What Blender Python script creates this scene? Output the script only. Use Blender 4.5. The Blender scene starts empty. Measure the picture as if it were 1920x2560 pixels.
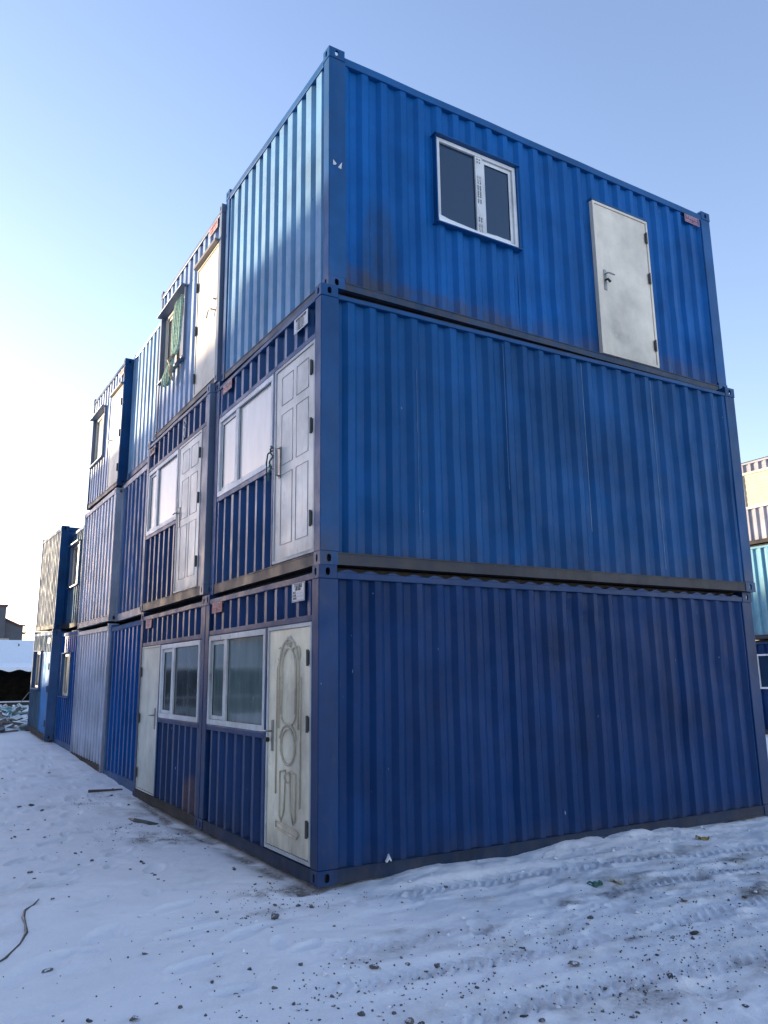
import bpy, math, random
import numpy as np
from mathutils import Vector, Matrix
random.seed(7)
C = bpy.context.scene.collection
R_ = math.radians
SC = bpy.context.scene

# ---------------------------------------------------------------- helpers
class MB:
    def __init__(s): s.v = []; s.f = []
    def quad(s, *pts):
        i = len(s.v); s.v.extend([tuple(p) for p in pts]); s.f.append(tuple(range(i, i + len(pts))))
    def box(s, x0, x1, y0, y1, z0, z1, T=None):
        if T is None: T = lambda a, b, c: (a, b, c)
        P = [T(x, y, z) for z in (z0, z1) for y in (y0, y1) for x in (x0, x1)]
        i = len(s.v); s.v.extend(P)
        for q in ((0, 2, 3, 1), (4, 5, 7, 6), (0, 1, 5, 4), (2, 6, 7, 3), (0, 4, 6, 2), (1, 3, 7, 5)):
            s.f.append(tuple(i + k for k in q))
    def beam(s, u0, u1, w0, w1, z0, z1, T, amp=.003, seed=0):
        rj = random.Random(seed + int(z0 * 1000) + int(u1 * 100)); n = max(2, int((u1 - u0) / .45)); i0 = len(s.v)
        for k in range(n + 1):
            u = u0 + (u1 - u0) * k / n; e = 0 if k in (0, n) else 1; dz = e * rj.gauss(0, amp * .6); dw = e * rj.gauss(0, amp * .5)
            s.v.extend([T(u, w0, z0 + dz), T(u, w1 + dw, z0 + dz), T(u, w1 + dw, z1 + dz), T(u, w0, z1 + dz)])
        for k in range(n):
            a = i0 + 4 * k
            for j in range(4): s.f.append((a + j, a + (j + 1) % 4, a + 4 + (j + 1) % 4, a + 4 + j))
        s.f.append((i0, i0 + 1, i0 + 2, i0 + 3)); s.f.append(tuple(i0 + 4 * n + j for j in (3, 2, 1, 0)))
    def tube(s, pts, r, n=8, closed=False):
        pts = [Vector(p) for p in pts]; m = len(pts); rings = []
        for k, p in enumerate(pts):
            if closed: d = pts[(k + 1) % m] - pts[k - 1]
            else: d = pts[min(k + 1, m - 1)] - pts[max(k - 1, 0)]
            if d.length < 1e-9: d = Vector((0, 0, 1))
            d.normalize(); a = Vector((0, 0, 1)) if abs(d.z) < .9 else Vector((1, 0, 0))
            u = d.cross(a).normalized(); w = d.cross(u)
            rr = r[k] if isinstance(r, (list, tuple)) else r
            i = len(s.v)
            s.v.extend([tuple(p + (u * math.cos(t) + w * math.sin(t)) * rr) for t in [2 * math.pi * j / n for j in range(n)]])
            rings.append(i)
        for k in range(m if closed else m - 1):
            a, b = rings[k], rings[(k + 1) % m]
            for j in range(n): s.f.append((a + j, a + (j + 1) % n, b + (j + 1) % n, b + j))
        if not closed:
            s.f.append(tuple(rings[0] + j for j in range(n))[::-1]); s.f.append(tuple(rings[-1] + j for j in range(n)))
    def build(s, name, mat, parent=None, bevel=0, smooth=False):
        me = bpy.data.meshes.new(name); me.from_pydata(s.v, [], s.f); me.materials.append(mat)
        import bmesh
        bm = bmesh.new(); bm.from_mesh(me); bmesh.ops.remove_doubles(bm, verts=bm.verts, dist=1e-5)
        bmesh.ops.recalc_face_normals(bm, faces=bm.faces); bm.to_mesh(me); bm.free()
        o = bpy.data.objects.new(name, me); C.objects.link(o)
        if parent is not None: o.parent = parent
        if smooth:
            for p in me.polygons: p.use_smooth = True
        if bevel:
            b = o.modifiers.new('bevel', 'BEVEL'); b.width = bevel; b.segments = 2; b.limit_method = 'ANGLE'; b.angle_limit = R_(40)
        return o
def tag(o, label=None, cat=None, group=None, kind=None):
    if label: o['label'] = label
    if cat: o['category'] = cat
    if group: o['group'] = group
    if kind: o['kind'] = kind
    return o
def empty(name, loc, rot=(0, 0, 0)):
    o = bpy.data.objects.new(name, None); C.objects.link(o); o.location = loc; o.rotation_euler = rot
    o.empty_display_size = .2
    return o

# ---------------------------------------------------------------- materials
class NT:
    def __init__(s, name):
        s.m = bpy.data.materials.new(name); s.m.use_nodes = True; s.t = s.m.node_tree; s.n = s.t.nodes; s.l = s.t.links
        s.p = s.n['Principled BSDF']; s.tc = s.n.new('ShaderNodeTexCoord')
    def noise(s, sc, detail=4, rough=.55, mapping=None, off=0):
        mp = s.n.new('ShaderNodeMapping'); s.l.new(s.tc.outputs['Object'], mp.inputs[0])
        mp.inputs['Scale'].default_value = mapping or (1, 1, 1); mp.inputs['Location'].default_value = (off, off * .7, off * 1.3)
        n = s.n.new('ShaderNodeTexNoise'); n.inputs['Scale'].default_value = sc; n.inputs['Detail'].default_value = detail
        n.inputs['Roughness'].default_value = rough; s.l.new(mp.outputs[0], n.inputs['Vector']); return n.outputs['Fac']
    def ramp(s, fac, a, b, lo=0., hi=1.):
        r = s.n.new('ShaderNodeMapRange'); r.inputs['From Min'].default_value = a; r.inputs['From Max'].default_value = b
        r.inputs['To Min'].default_value = lo; r.inputs['To Max'].default_value = hi; s.l.new(fac, r.inputs[0]); return r.outputs[0]
    def mul(s, a, b, op='MULTIPLY'):
        m = s.n.new('ShaderNodeMath'); m.operation = op; m.use_clamp = True
        for k, x in enumerate((a, b)):
            if isinstance(x, (int, float)): m.inputs[k].default_value = x
            else: s.l.new(x, m.inputs[k])
        return m.outputs[0]
    def mix(s, fac, a, b):
        m = s.n.new('ShaderNodeMix'); m.data_type = 'RGBA'
        if isinstance(fac, (int, float)): m.inputs[0].default_value = fac
        else: s.l.new(fac, m.inputs[0])
        for k, x in ((6, a), (7, b)):
            if isinstance(x, tuple): m.inputs[k].default_value = (*x[:3], 1)
            else: s.l.new(x, m.inputs[k])
        return m.outputs[2]
    def sep(s):
        x = s.n.new('ShaderNodeSeparateXYZ'); s.l.new(s.tc.outputs['Object'], x.inputs[0]); return x.outputs
    def gauss(s, axis, cu, cz, ru, rz):
        o = s.sep(); 
        def term(c, v, r):
            a = s.n.new('ShaderNodeMath'); a.operation = 'SUBTRACT'; s.l.new(c, a.inputs[0]); a.inputs[1].default_value = v
            b = s.n.new('ShaderNodeMath'); b.operation = 'DIVIDE'; s.l.new(a.outputs[0], b.inputs[0]); b.inputs[1].default_value = r
            d = s.n.new('ShaderNodeMath'); d.operation = 'MULTIPLY'; s.l.new(b.outputs[0], d.inputs[0]); s.l.new(b.outputs[0], d.inputs[1]); return d.outputs[0]
        a = s.n.new('ShaderNodeMath'); a.operation = 'ADD'; s.l.new(term(o[axis], cu, ru), a.inputs[0]); s.l.new(term(o[2], cz, rz), a.inputs[1])
        return s.ramp(a.outputs[0], 0, 1, 1, 0)
    def bump(s, h, st=.2, dist=.01):
        b = s.n.new('ShaderNodeBump'); b.inputs['Strength'].default_value = st; b.inputs['Distance'].default_value = dist
        s.l.new(h, b.inputs['Height']); s.l.new(b.outputs[0], s.p.inputs['Normal'])
    def col(s, c):
        if isinstance(c, tuple): s.p.inputs['Base Color'].default_value = (*c[:3], 1)
        else: s.l.new(c, s.p.inputs['Base Color'])
    def rough(s, r):
        if isinstance(r, (int, float)): s.p.inputs['Roughness'].default_value = r
        else: s.l.new(r, s.p.inputs['Roughness'])
def plain(name, c, r=.5, var=.12, sc=8, metal=0, bump=.0):
    t = NT(name); d = tuple(x * (1 - var * 2.2) for x in c)
    n = t.noise(sc, 5); t.col(t.mix(t.ramp(n, .35, .7), d, c)); t.rough(t.ramp(t.noise(sc * 3, 3), .3, .7, r * .8, min(1, r * 1.25)))
    t.p.inputs['Metallic'].default_value = metal
    if bump: t.bump(t.noise(sc * 6, 4), bump, .004)
    return t.m
RUST = (.085, .052, .038); DIRT = (.085, .08, .075)
def paint(name, c, dirt=.35, low=.4, low_h=.35, H=2.6, chips=True, patches=(), rough=.42, seed=0, spec=.4, bump=.35):
    """weathered container paint; low = rust and splash dirt above the bottom edge"""
    t = NT(name); s = seed * 3.7
    lite = tuple(min(1, x * 1.28 + .002) for x in c); dark = tuple(x * .72 for x in c)
    k = t.mix(t.ramp(t.noise(1.3, 5, .6, off=s), .3, .7), dark, lite)
    k = t.mix(t.ramp(t.noise(2, 5, .6, (6, 6, .55), s + 3), .5, .78, 0, dirt), k, tuple(x * .68 + y * .22 for x, y in zip(c, (.11, .12, .14))))
    k = t.mix(t.mul(t.ramp(t.noise(9, 6, .7, (1, 1, .6), s + 5), .56, .72), dirt * .7), k, DIRT)
    z = t.sep()[2]
    lowm = t.mul(t.ramp(z, .05, low_h, 1, 0), t.ramp(t.noise(3.2, 5, .7, (1.6, 1.6, .5), s + 9), .36, .66))
    k = t.mix(t.mul(lowm, low), k, t.mix(t.ramp(t.noise(14, 4, .6, off=s), .4, .6), DIRT, RUST))
    for (ax, cu, cz, ru, rz, pc, st) in patches:
        g = t.gauss(ax, cu, cz, ru, rz)
        k = t.mix(t.mul(t.mul(t.mul(g, 1.8), t.mul(t.ramp(t.noise(3, 5, .7, (3, 3, .5), s + 2), .2, .62), t.ramp(t.noise(24, 5, .75, off=s), .3, .6, .35, 1))), st), k, pc)
    k = t.mix(t.ramp(t.noise(3.2, 4, .6, (7, 7, .16), s + 31), .6, .74, 0, .10), k, tuple(x * 1.3 + .03 for x in c))
    k = t.mix(t.ramp(t.noise(4, 5, .7, (5, 5, .3), s + 41), .60, .80, 0, dirt * .9), k, (.035, .028, .035))
    if chips:
        ch = t.ramp(t.noise(26, 2, .5, (1.3, 1.3, .35), s + 1), .785, .80, 0, .6)
        k = t.mix(ch, k, (.45, .5, .56))
        ch = t.ramp(t.noise(17, 3, .6, (1.6, 1.6, .8), s + 21), .73, .755, 0, .8)
        k = t.mix(ch, k, RUST)
    t.col(k)
    t.rough(t.ramp(t.noise(3, 5, .6, off=s), .3, .7, rough * .8, rough * 1.35))
    t.bump(t.noise(2.2, 3, .5, (1, 1, .5), s), bump, .02); t.p.inputs['Specular IOR Level'].default_value = spec
    return t.m
M = {}
M['white_frame'] = paint('white_plastic', (.62, .63, .64), dirt=.35, low=0, chips=False, rough=.4)
M['grubby_frame'] = paint('grubby_plastic', (.52, .53, .52), dirt=.7, low=0, chips=False, rough=.45, seed=2)
M['steel'] = plain('dull_steel', (.32, .31, .30), .4, metal=.7)
M['hinge'] = plain('dark_hinge_steel', (.07, .065, .06), .5)
M['dark_glass'] = plain('dark_window_glass', (.012, .035, .075), .06, .05)
M['black_metal'] = plain('black_lock', (.015, .015, .017), .35)
M['net'] = plain('green_netting', (.42, .62, .48), .8, .25, 30)
M['net_dark'] = plain('dark_green_netting', (.03, .14, .11), .85, .25, 30)
M['rope'] = plain('green_rope', (.06, .16, .13), .85, .2, 60)
M['red'] = plain('faded_red_plate', (.42, .085, .10), .5, .12, 6)
M['maroon'] = plain('maroon_plate', (.20, .035, .085), .45, .1, 6)
M['pink'] = plain('sun_bleached_plate', (.55, .25, .24), .55, .1, 6)
M['plate_white'] = plain('white_plate', (.70, .69, .68), .45, .08, 5)
M['ink'] = plain('dark_lettering', (.06, .055, .05), .6)
M['pale_ink'] = plain('pale_lettering', (.55, .42, .50), .5)
M['pink_ink'] = plain('pink_lettering', (.60, .34, .34), .5)
def frosted(name, c, r, streak=.35):
    t = NT(name); d = tuple(x * (1 - streak) for x in c)
    n = t.noise(2.2, 5, .6, (3, 3, .7)); k = t.mix(t.ramp(n, .38, .68), d, c)
    z = t.noise(7, 6, .7, (1, 1, .5), 4); k = t.mix(t.ramp(z, .6, .74, 0, .35), k, (.5, .54, .56)); t.col(k); t.rough(r)
    return t.m
M['green_glass'] = frosted('green_reflection_glass', (.15, .20, .195), .07)  # grey-green base colour stands in for dark buildings mirrored in the panes
M['dirty_glass'] = frosted('dirty_dark_glass', (.085, .105, .115), .07, .5)
M['white_glass'] = frosted('sky_reflection_glass', (.66, .65, .61), .22, .16)  # pale base colour stands in for bright sky mirrored in the panes
M['cream_glass'] = frosted('cream_backed_glass', (.42, .36, .27), .15, .2)
M['brown_glass'] = frosted('curtained_glass', (.22, .19, .18), .1, .3)
M['snow_bit'] = plain('packed_snow', (.82, .84, .86), .7, .04, 9, bump=.3)

def text_mesh(name, s, size, mat, parent, T, u, z, w, mirror, width=None, extrude=.0008, align='CENTER', bold=0):
    """lettering lying on a face: T maps (u, w, z) to container space; mirror=-1 where the reader sees u run right to left"""
    cu = bpy.data.curves.new(name, 'FONT'); cu.body = s; cu.size = size; cu.align_x = align; cu.align_y = 'CENTER'; cu.extrude = extrude; cu.offset = bold
    cu.resolution_u = 2
    ob = bpy.data.objects.new(name + '_tmp', cu); C.objects.link(ob)
    bpy.context.view_layer.update()
    me = bpy.data.meshes.new_from_object(ob.evaluated_get(bpy.context.evaluated_depsgraph_get()))
    C.objects.unlink(ob); bpy.data.objects.remove(ob); bpy.data.curves.remove(cu)
    if len(me.vertices) == 0: return None
    xs = [v.co.x for v in me.vertices]; k = 1
    if width: k = width / max(1e-6, max(xs) - min(xs))
    for v in me.vertices:
        v.co = Vector(T(u + mirror * v.co.x * k, w + v.co.z, z + v.co.y))
    me.materials.clear(); me.materials.append(mat); me.name = name
    o = bpy.data.objects.new(name, me); C.objects.link(o); o.parent = parent
    return o

# ---------------------------------------------------------------- container kit
def frames(L, W):
    return {'W': lambda u, w, z: (-w, u, z), 'S': lambda u, w, z: (u, -w, z),
            'N': lambda u, w, z: (u, W + w, z), 'E': lambda u, w, z: (L + w, u, z)}
def corr_pts(u0, u1, pitch, phase, prof, w_out=-.012, depth=.036):
    """outer flat, slant in, inner flat, slant out; prof = fractions"""
    a, b, c, d = prof; pts = []; k = math.floor((u0 - phase) / pitch) - 1
    while phase + k * pitch < u1 + pitch:
        s = phase + k * pitch
        for f, w in ((0, w_out), (a, w_out), (a + b, w_out - depth), (a + b + c, w_out - depth)): pts.append((s + f * pitch, w))
        k += 1
    out = []
    for (p, q) in zip(pts, pts[1:]):
        if q[0] <= u0 or p[0] >= u1: continue
        def at(u): return p[1] + (q[1] - p[1]) * (u - p[0]) / (q[0] - p[0])
        if not out: out.append((max(p[0], u0), at(max(p[0], u0))))
        out.append((min(q[0], u1), at(min(q[0], u1))))
    return out
def corr_panel(mb, T, u0, u1, z0, z1, pitch, phase, prof, dents=(), zstep=.35, wob=1, **k):
    if u1 - u0 < .01 or z1 - z0 < .01: return
    P = corr_pts(u0, u1, pitch, phase, prof, **k)
    n = max(1, int((z1 - z0) / zstep)); zs = [z0 + (z1 - z0) * i / n for i in range(n + 1)]
    rows = []; rj = random.Random(int(u0 * 977 + z0 * 131 + phase * 53)); ju = [rj.gauss(0, .0035) for _ in P]; jw = [rj.gauss(0, .0016) for _ in P]; q = rj.uniform(0, 6)
    for z in zs:
        i = len(mb.v); e = min(1, 6 * min(z - z0, z1 - z) / (z1 - z0))
        mb.v.extend([T(u + (ju[j] if 0 < j < len(P) - 1 else 0), w + jw[j] + e * wob * .0045 * math.sin(u * 2.3 + q + z * 1.7) * math.sin(z * 2.9 + q * 2 + u) - .003 - sum(dp * math.exp(-((u - du) / dr) ** 2 - ((z - dz) / (dr * 1.3)) ** 2) for (du, dz, dr, dp) in dents), z) for j, (u, w) in enumerate(P)]); rows.append(i)
    for a, b in zip(rows, rows[1:]):
        for j in range(len(P) - 1): mb.f.append((a + j, a + j + 1, b + j + 1, b + j))
def corr_wall(T, u0, u1, z0, z1, openings, pitch, phase, prof, **k):
    mb = MB(); cur = u0
    for (a, b, c, d) in sorted(openings):
        corr_panel(mb, T, cur, a, z0, z1, pitch, phase, prof, **k)
        corr_panel(mb, T, a, b, z0, c, pitch, phase, prof, **k); corr_panel(mb, T, a, b, d, z1, pitch, phase, prof, **k)
        cur = b
    corr_panel(mb, T, cur, u1, z0, z1, pitch, phase, prof, **k)
    return mb
def holed(mb, F, a0, a1, b0, b1, ra, rb, depth=.02):
    """rectangle with an oval hole and its rim; F(a, b, inward)"""
    ca, cb = (a0 + a1) / 2, (b0 + b1) / 2; n = 24
    ang = sorted(set([math.atan2(sb * (b1 - cb), sa * (a1 - ca)) for sa in (1, -1) for sb in (1, -1)] + [-math.pi + 2 * math.pi * (i + .5) / n for i in range(n)]))
    def rect(t):
        c, s = math.cos(t), math.sin(t); k = min((a1 - ca) / abs(c) if abs(c) > 1e-6 else 1e9, (b1 - cb) / abs(s) if abs(s) > 1e-6 else 1e9)
        return ca + c * k, cb + s * k
    def oval(t):
        c, s = math.cos(t), math.sin(t); e = 1 / (abs(c / ra) ** 2.6 + abs(s / rb) ** 2.6) ** (1 / 2.6)
        return ca + c * e, cb + s * e
    m = len(ang)
    for i in range(m):
        t, q = ang[i], ang[(i + 1) % m]; r0, r1, o0, o1 = rect(t), rect(q), oval(t), oval(q)
        mb.quad(F(*r0, 0), F(*r1, 0), F(*o1, 0), F(*o0, 0)); mb.quad(F(*o0, 0), F(*o1, 0), F(*o1, depth), F(*o0, depth))
def casting(root, mat, L, W, z0, z1, px, py, sx, sy, a=.175, b=.125, pr=.004, through=False):
    """hollow corner casting at corner (px,py); a = length along x, b along y"""
    mb = MB(); xo = px - pr * sx; yo = py - pr * sy; xi = px + a * sx; yi = py + b * sy
    xa, xb = min(xo, xi), max(xo, xi); ya, yb = min(yo, yi), max(yo, yi); h = (z1 - z0)
    holed(mb, lambda p, q, d: (p, yo + d * sy, q), xa, xb, z0, z1, .022, .034)
    holed(mb, lambda p, q, d: (xo + d * sx, p, q), ya, yb, z0, z1, .019, .034)
    holed(mb, lambda p, q, d: (p, q, z1 - d), xa, xb, ya, yb, .05, .035)
    mb.quad((xa, ya, z0), (xb, ya, z0), (xb, yb, z0), (xa, yb, z0))
    mb.quad((xi, ya, z0), (xi, yb, z0), (xi, yb, z1), (xi, ya, z1)); mb.quad((xa, yi, z0), (xb, yi, z0), (xb, yi, z1), (xa, yi, z1))
    return mb.build('corner_casting', mat, root)

def bar_frame(mb, T, u0, u1, z0, z1, t, w0, w1):
    mb.box(u0, u1, w0, w1, z0, z0 + t, T); mb.box(u0, u1, w0, w1, z1 - t, z1, T)
    mb.box(u0, u0 + t, w0, w1, z0 + t, z1 - t, T); mb.box(u1 - t, u1, w0, w1, z0 + t, z1 - t, T)
def window(root, T, u0, u1, z0, z1, mull, sash, w=-.02, frame='white_frame', glass=('dark_glass', 'dark_glass'), t=.05, inner=.04):
    """mull=(a,b); sash = 'lo' or 'hi' side carries the sliding sash"""
    mb = MB(); bar_frame(mb, T, u0, u1, z0, z1, t, w - .06, w)
    a, b = mull; mb.box(a, b, w - .058, w - .004, z0 + t, z1 - t, T)
    win = mb.build('window', M[frame], root, bevel=.004)
    s0, s1 = (u0 + t, a) if sash == 'lo' else (b, u1 - t)
    f0, f1 = (b, u1 - t) if sash == 'lo' else (u0 + t, a)
    sb = MB(); bar_frame(sb, T, s0 + .004, s1 - .004, z0 + t + .004, z1 - t - .004, inner, w - .045, w - .022)
    sb.build('sash', M[frame], win, bevel=.003)
    p = MB(); p.box(f0, f1, w - .036, w - .030, z0 + t, z1 - t, T); p.build('pane', M[glass[0]], win)
    p = MB(); p.box(s0 + inner, s1 - inner, w - .040, w - .034, z0 + t + inner, z1 - t - inner, T); p.build('pane', M[glass[1]], win)
    g = MB()
    for (q0, q1, y0, y1) in ((f0, f1, z0 + t, z1 - t), (s0 + inner, s1 - inner, z0 + t + inner, z1 - t - inner)):
        bar_frame(g, T, q0, q1, y0, y1, .006, w - .033, w - .026)
    g.build('gasket', M['black_metal'], win)
    return win
def lever(mb, T, u, z, w, d, ln=.11):
    mb.tube([T(u, w, z), T(u, w + .045, z), T(u + d * .02, w + .055, z), T(u + d * ln, w + .055, z - .004)], .010, 8)
def door(root, T, u0, u1, z0, z1, mat, hinge_u, hz, w=-.012, frame_mat=None, frame=.035, handle=None, label=None, hinge_h=.14, slab_w=-.012):
    mb = MB(); mb.box(u0 + frame + .005, u1 - frame - .005, w - .05, w + slab_w + .006, z0 + frame + .004, z1 - frame - .005, T)
    d = mb.build('door', M[mat], root, bevel=.004)
    if label: d['label'] = label
    fb = MB(); bar_frame(fb, T, u0, u1, z0, z1, frame, w - .055, w + .004); fb.build('door_frame', M[frame_mat or mat], d, bevel=.003)
    for z in hz:
        h = MB(); h.tube([T(hinge_u, w + .014, z - hinge_h / 2), T(hinge_u, w + .014, z + hinge_h / 2)], .013, 8)
        h.box(hinge_u - .022, hinge_u + .022, w + .002, w + .009, z - hinge_h * .42, z + hinge_h * .42, T); h.build('hinge', M['hinge'], d)
    if handle:
        hu, hza, hzb, dr, lz = handle
        h = MB(); h.box(hu - .021, hu + .021, w + slab_w + .006, w + slab_w + .016, hza, hzb, T); lever(h, T, hu, lz, w + slab_w + .01, dr)
        h.build('handle', M['steel'], d, bevel=.003)
    return d
def sign(root, T, u0, u1, z0, z1, w, plate, name='sign_plate', border=None, tilt=0):
    mb = MB(); dz = tilt
    mb.box(u0, u1, w, w + .004, z0, z1, T)
    s = mb.build(name, M[plate], root)
    if border:
        b = MB(); bar_frame(b, T, u0 + .004, u1 - .004, z0 + .004, z1 - .004, .006, w + .0042, w + .0062); b.build('border', M[border], s)
    return s
PROF = (.27, .22, .29, .22)
def container(name, loc, W, H, rotx, rotz, label, cat, mats, walls, L=6.0, top=(.065, .06), bot=.115, post=(.19, .14), cast_b=.125, group=None):
    """mats: wall, frame, bottom ; walls: face -> dict(pitch, phase, prof, openings)"""
    root = empty(name, loc, (rotx, 0, rotz)); tag(root, label, cat, group)
    F = frames(L, W); ch = .118; px, py = post
    wm, fm, bm_ = [M[k] for k in mats]
    H -= .003
    for (cx, sx) in ((0, 1), (L, -1)):
        for (cy, sy) in ((0, 1), (W, -1)):
            casting(root, fm, L, W, 0, ch, cx, cy, sx, sy, b=cast_b); casting(root, fm, L, W, H - ch, H, cx, cy, sx, sy, b=cast_b)
            x0, x1 = sorted((cx, cx + sx * px)); y0, y1 = sorted((cy, cy + sy * py))
            p = MB(); p.box(x0, x1, y0, y1, ch, H - ch); p.build('corner_post', fm, root, bevel=.008)
    for face in 'WSNE':
        T = F[face]; A = (py if face in 'WE' else px); U1 = (W if face in 'WE' else L)
        ca = cast_b if face in 'WE' else .175
        r = MB(); r.beam(ca + .002, U1 - ca - .002, -.06, -.003, .004, bot, T, .0025)
        # lip of the channel along the bottom rail
        r.box(ca + .003, U1 - ca - .003, -.03, .003, bot - .012, bot - .002, T)
        r.build('bottom_rail', bm_, root)
        r = MB(); r.beam(ca + .002, U1 - ca - .002, -.06, .0, H - top[0] - top[1], H - top[0], T, .0035); r.build('top_rail', fm, root, bevel=.006)
        d = walls.get(face, {}); z0, z1 = bot, H - top[0] - top[1]
        if d.get('skip'): continue
        spans = [(z0, z1)] if 'split' not in d else [(z0, d['split']), (d['split'], z1)]
        for (za, zb) in spans:
            op = [o_ for o_ in d.get('openings', []) if o_[2] < zb - .01 and o_[3] > za + .01]
            mb = corr_wall(T, A, U1 - A, za, zb, op, d.get('pitch', .235), d.get('phase', .05), d.get('prof', PROF), depth=d.get('depth', .040), wob=(.15 if face in 'WE' else 1), dents=d.get('dents', ()), zstep=d.get('zstep', .35))
            mb.build('end_wall' if face in 'WE' else 'side_wall', M[d['mat']] if 'mat' in d else wm, root)
    r = MB(); r.box(.06, L - .06, .06, W - .06, H - top[0] - .05, H - top[0] - .015); r.build('roof', fm, root); r = MB(); r.box(.12, L - .12, .12, W - .12, H - top[0] - .015, H - .006); r.build('dark_gap_fill', M['soffit'], root)  # raised dark filler added so the gap between stacked units reads black
    r = MB(); r.box(.06, L - .06, .06, W - .06, .005, .10); r.build('floor', M['soffit'], root)
    return root, F

def beams(root, T, mat, rects, w0=-.055, w1=-.004):
    mb = MB()
    for k, (a, b, c, d) in enumerate(rects): mb.box(a, b, w0, w1 + .0015 * k, c, d, T)
    return mb.build('wall_beam', M[mat], root, bevel=.005)
def surround(root, T, mat, u0, u1, z0, z1, t=.025, w0=-.13, w1=.028, name='window_surround', sides=True, top_out=.06):
    mb = MB()
    mb.box(u0 - t - .02, u1 + t + .02, w0, w1 + top_out, z1, z1 + t, T); mb.box(u0 - t - .015, u1 + t + .015, w0, w1 + .02, z0 - t, z0, T)
    if sides: mb.box(u0 - t, u0, w0, w1, z0, z1, T); mb.box(u1, u1 + t, w0, w1, z0, z1, T)
    return mb.build(name, M[mat], root, bevel=.003)

# paints --------------------------------------------------------
M['sealant'] = plain('sealant', (.22, .32, .42), .7, .2, 6)
M['soffit'] = plain('dark_underside', (.035, .032, .03), .8)
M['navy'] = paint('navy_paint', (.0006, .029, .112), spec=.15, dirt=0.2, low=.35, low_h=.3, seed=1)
M['navy_frame'] = paint('navy_frame_paint', (.001, .031, .112), dirt=0.35, low=.5, low_h=.4, spec=0.25, seed=2)
M['b1_bottom'] = paint('navy_rail_paint', (.003, .022, .06), dirt=0.4, low=.4, low_h=.2, spec=0.2, seed=3)
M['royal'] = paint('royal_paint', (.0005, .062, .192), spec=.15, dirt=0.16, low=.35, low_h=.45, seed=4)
M['royal_frame'] = paint('royal_frame_paint', (.001, .058, .178), dirt=0.35, low=.45, low_h=.4, spec=0.25, seed=5)
M['grey_rail'] = paint('grimy_grey_rail', (.028, .032, .045), dirt=0.4, low=0.35, low_h=.2, spec=0.2, seed=6)
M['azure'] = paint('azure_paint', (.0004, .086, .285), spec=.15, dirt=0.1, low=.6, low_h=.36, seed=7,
                   patches=[(0, .60, .40, .26, .85, (.028, .05, .085), .75), (0, .2, .1, .5, .25, (.07, .055, .04), .6), (0, 1.4, .12, 1.3, .16, (.065, .055, .045), .55), (0, 4.6, .1, 1.6, .25, (.08, .06, .055), .5)])
M['azure_frame'] = paint('azure_frame_paint', (.002, .076, .225), dirt=0.35, low=.5, low_h=.3, spec=0.25, seed=8)
M['rust_rail'] = paint('rust_stained_rail', (.012, .045, .10), dirt=0.5, low=0.6, low_h=.5, spec=0.2, seed=9)
M['pale_blue'] = paint('pale_blue_paint', (.13, .27, .46), dirt=.35, low=.3, low_h=.3, seed=10, rough=.38)
M['t1_end'] = paint('sunlit_blue_paint', (.145, .29, .45), dirt=.2, low=.2, low_h=.25, seed=10, rough=.5, spec=.3)  # sun and sky sheen on the end wall lightened into the colour
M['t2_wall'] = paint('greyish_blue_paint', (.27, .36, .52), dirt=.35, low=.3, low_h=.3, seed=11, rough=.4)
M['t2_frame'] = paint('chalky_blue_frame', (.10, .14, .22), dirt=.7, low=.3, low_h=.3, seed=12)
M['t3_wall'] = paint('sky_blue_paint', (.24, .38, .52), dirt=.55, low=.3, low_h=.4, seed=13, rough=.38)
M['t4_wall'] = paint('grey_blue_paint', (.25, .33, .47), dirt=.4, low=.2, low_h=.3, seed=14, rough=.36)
M['t4_frame'] = paint('deep_blue_frame', (.006, .05, .15), dirt=.4, low=.3, low_h=.3, seed=15, rough=.72, spec=.12)
M['silver'] = paint('silver_grey_paint', (.40, .44, .54), dirt=.35, low=0.6, low_h=.5, seed=16, rough=.36)
M['silver_frame'] = paint('silver_grey_frame', (.30, .33, .40), dirt=.6, low=0.5, low_h=.4, seed=17)
M['cobalt'] = paint('cobalt_paint', (.001, .075, .26), spec=.15, dirt=0.15, low=.5, low_h=.4, seed=18, rough=.36)
M['cobalt_frame'] = paint('cobalt_frame_paint', (.06, .12, .24), dirt=.6, low=.4, low_h=.3, seed=19, rough=.72, spec=.12)
M['tan'] = paint('tan_grey_paint', (.135, .155, .19), dirt=.5, low=.5, low_h=.4, seed=20, bump=.06, rough=.72, spec=.12)
M['slate_teal'] = paint('slate_teal_paint', (.06, .12, .18), dirt=.5, low=.5, low_h=.4, seed=21, rough=.72, spec=.12)
M['brown_rail'] = paint('brown_grimy_rail', (.055, .05, .048), dirt=0.4, low=0.5, low_h=.2, seed=22, rough=.72, spec=.12)
M['blue_door'] = paint('light_blue_door_paint', (.05, .22, .50), dirt=.4, low=.4, low_h=.4, seed=23, rough=.72, spec=.12)
M['cream'] = paint('cream_door_paint', (.70, .62, .50), dirt=.12, low=.3, low_h=.3, chips=False, seed=24, rough=.42,
                   patches=[(0, 3.93, .45, .10, .16, (.2, .18, .16), .4), (0, 4.05, .36, .13, .10, (.28, .26, .23), .35), (0, 3.85, 1.0, .09, .7, (.42, .39, .33), .3)])
M['cream_old'] = paint('yellowed_door_paint', (.80, .70, .50), dirt=.35, low=.7, low_h=.45, chips=False, seed=25, rough=.42,
                       patches=[(1, .42, 1.0, .22, 1.0, (.36, .31, .24), .45)])
M['relief'] = paint('peeled_door_relief', (.68, .58, .42), dirt=.8, low=.4, low_h=.4, chips=False, seed=26, rough=.5, patches=[(1, .65, .9, .4, 1.4, (.26, .19, .13), .5)])
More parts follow.
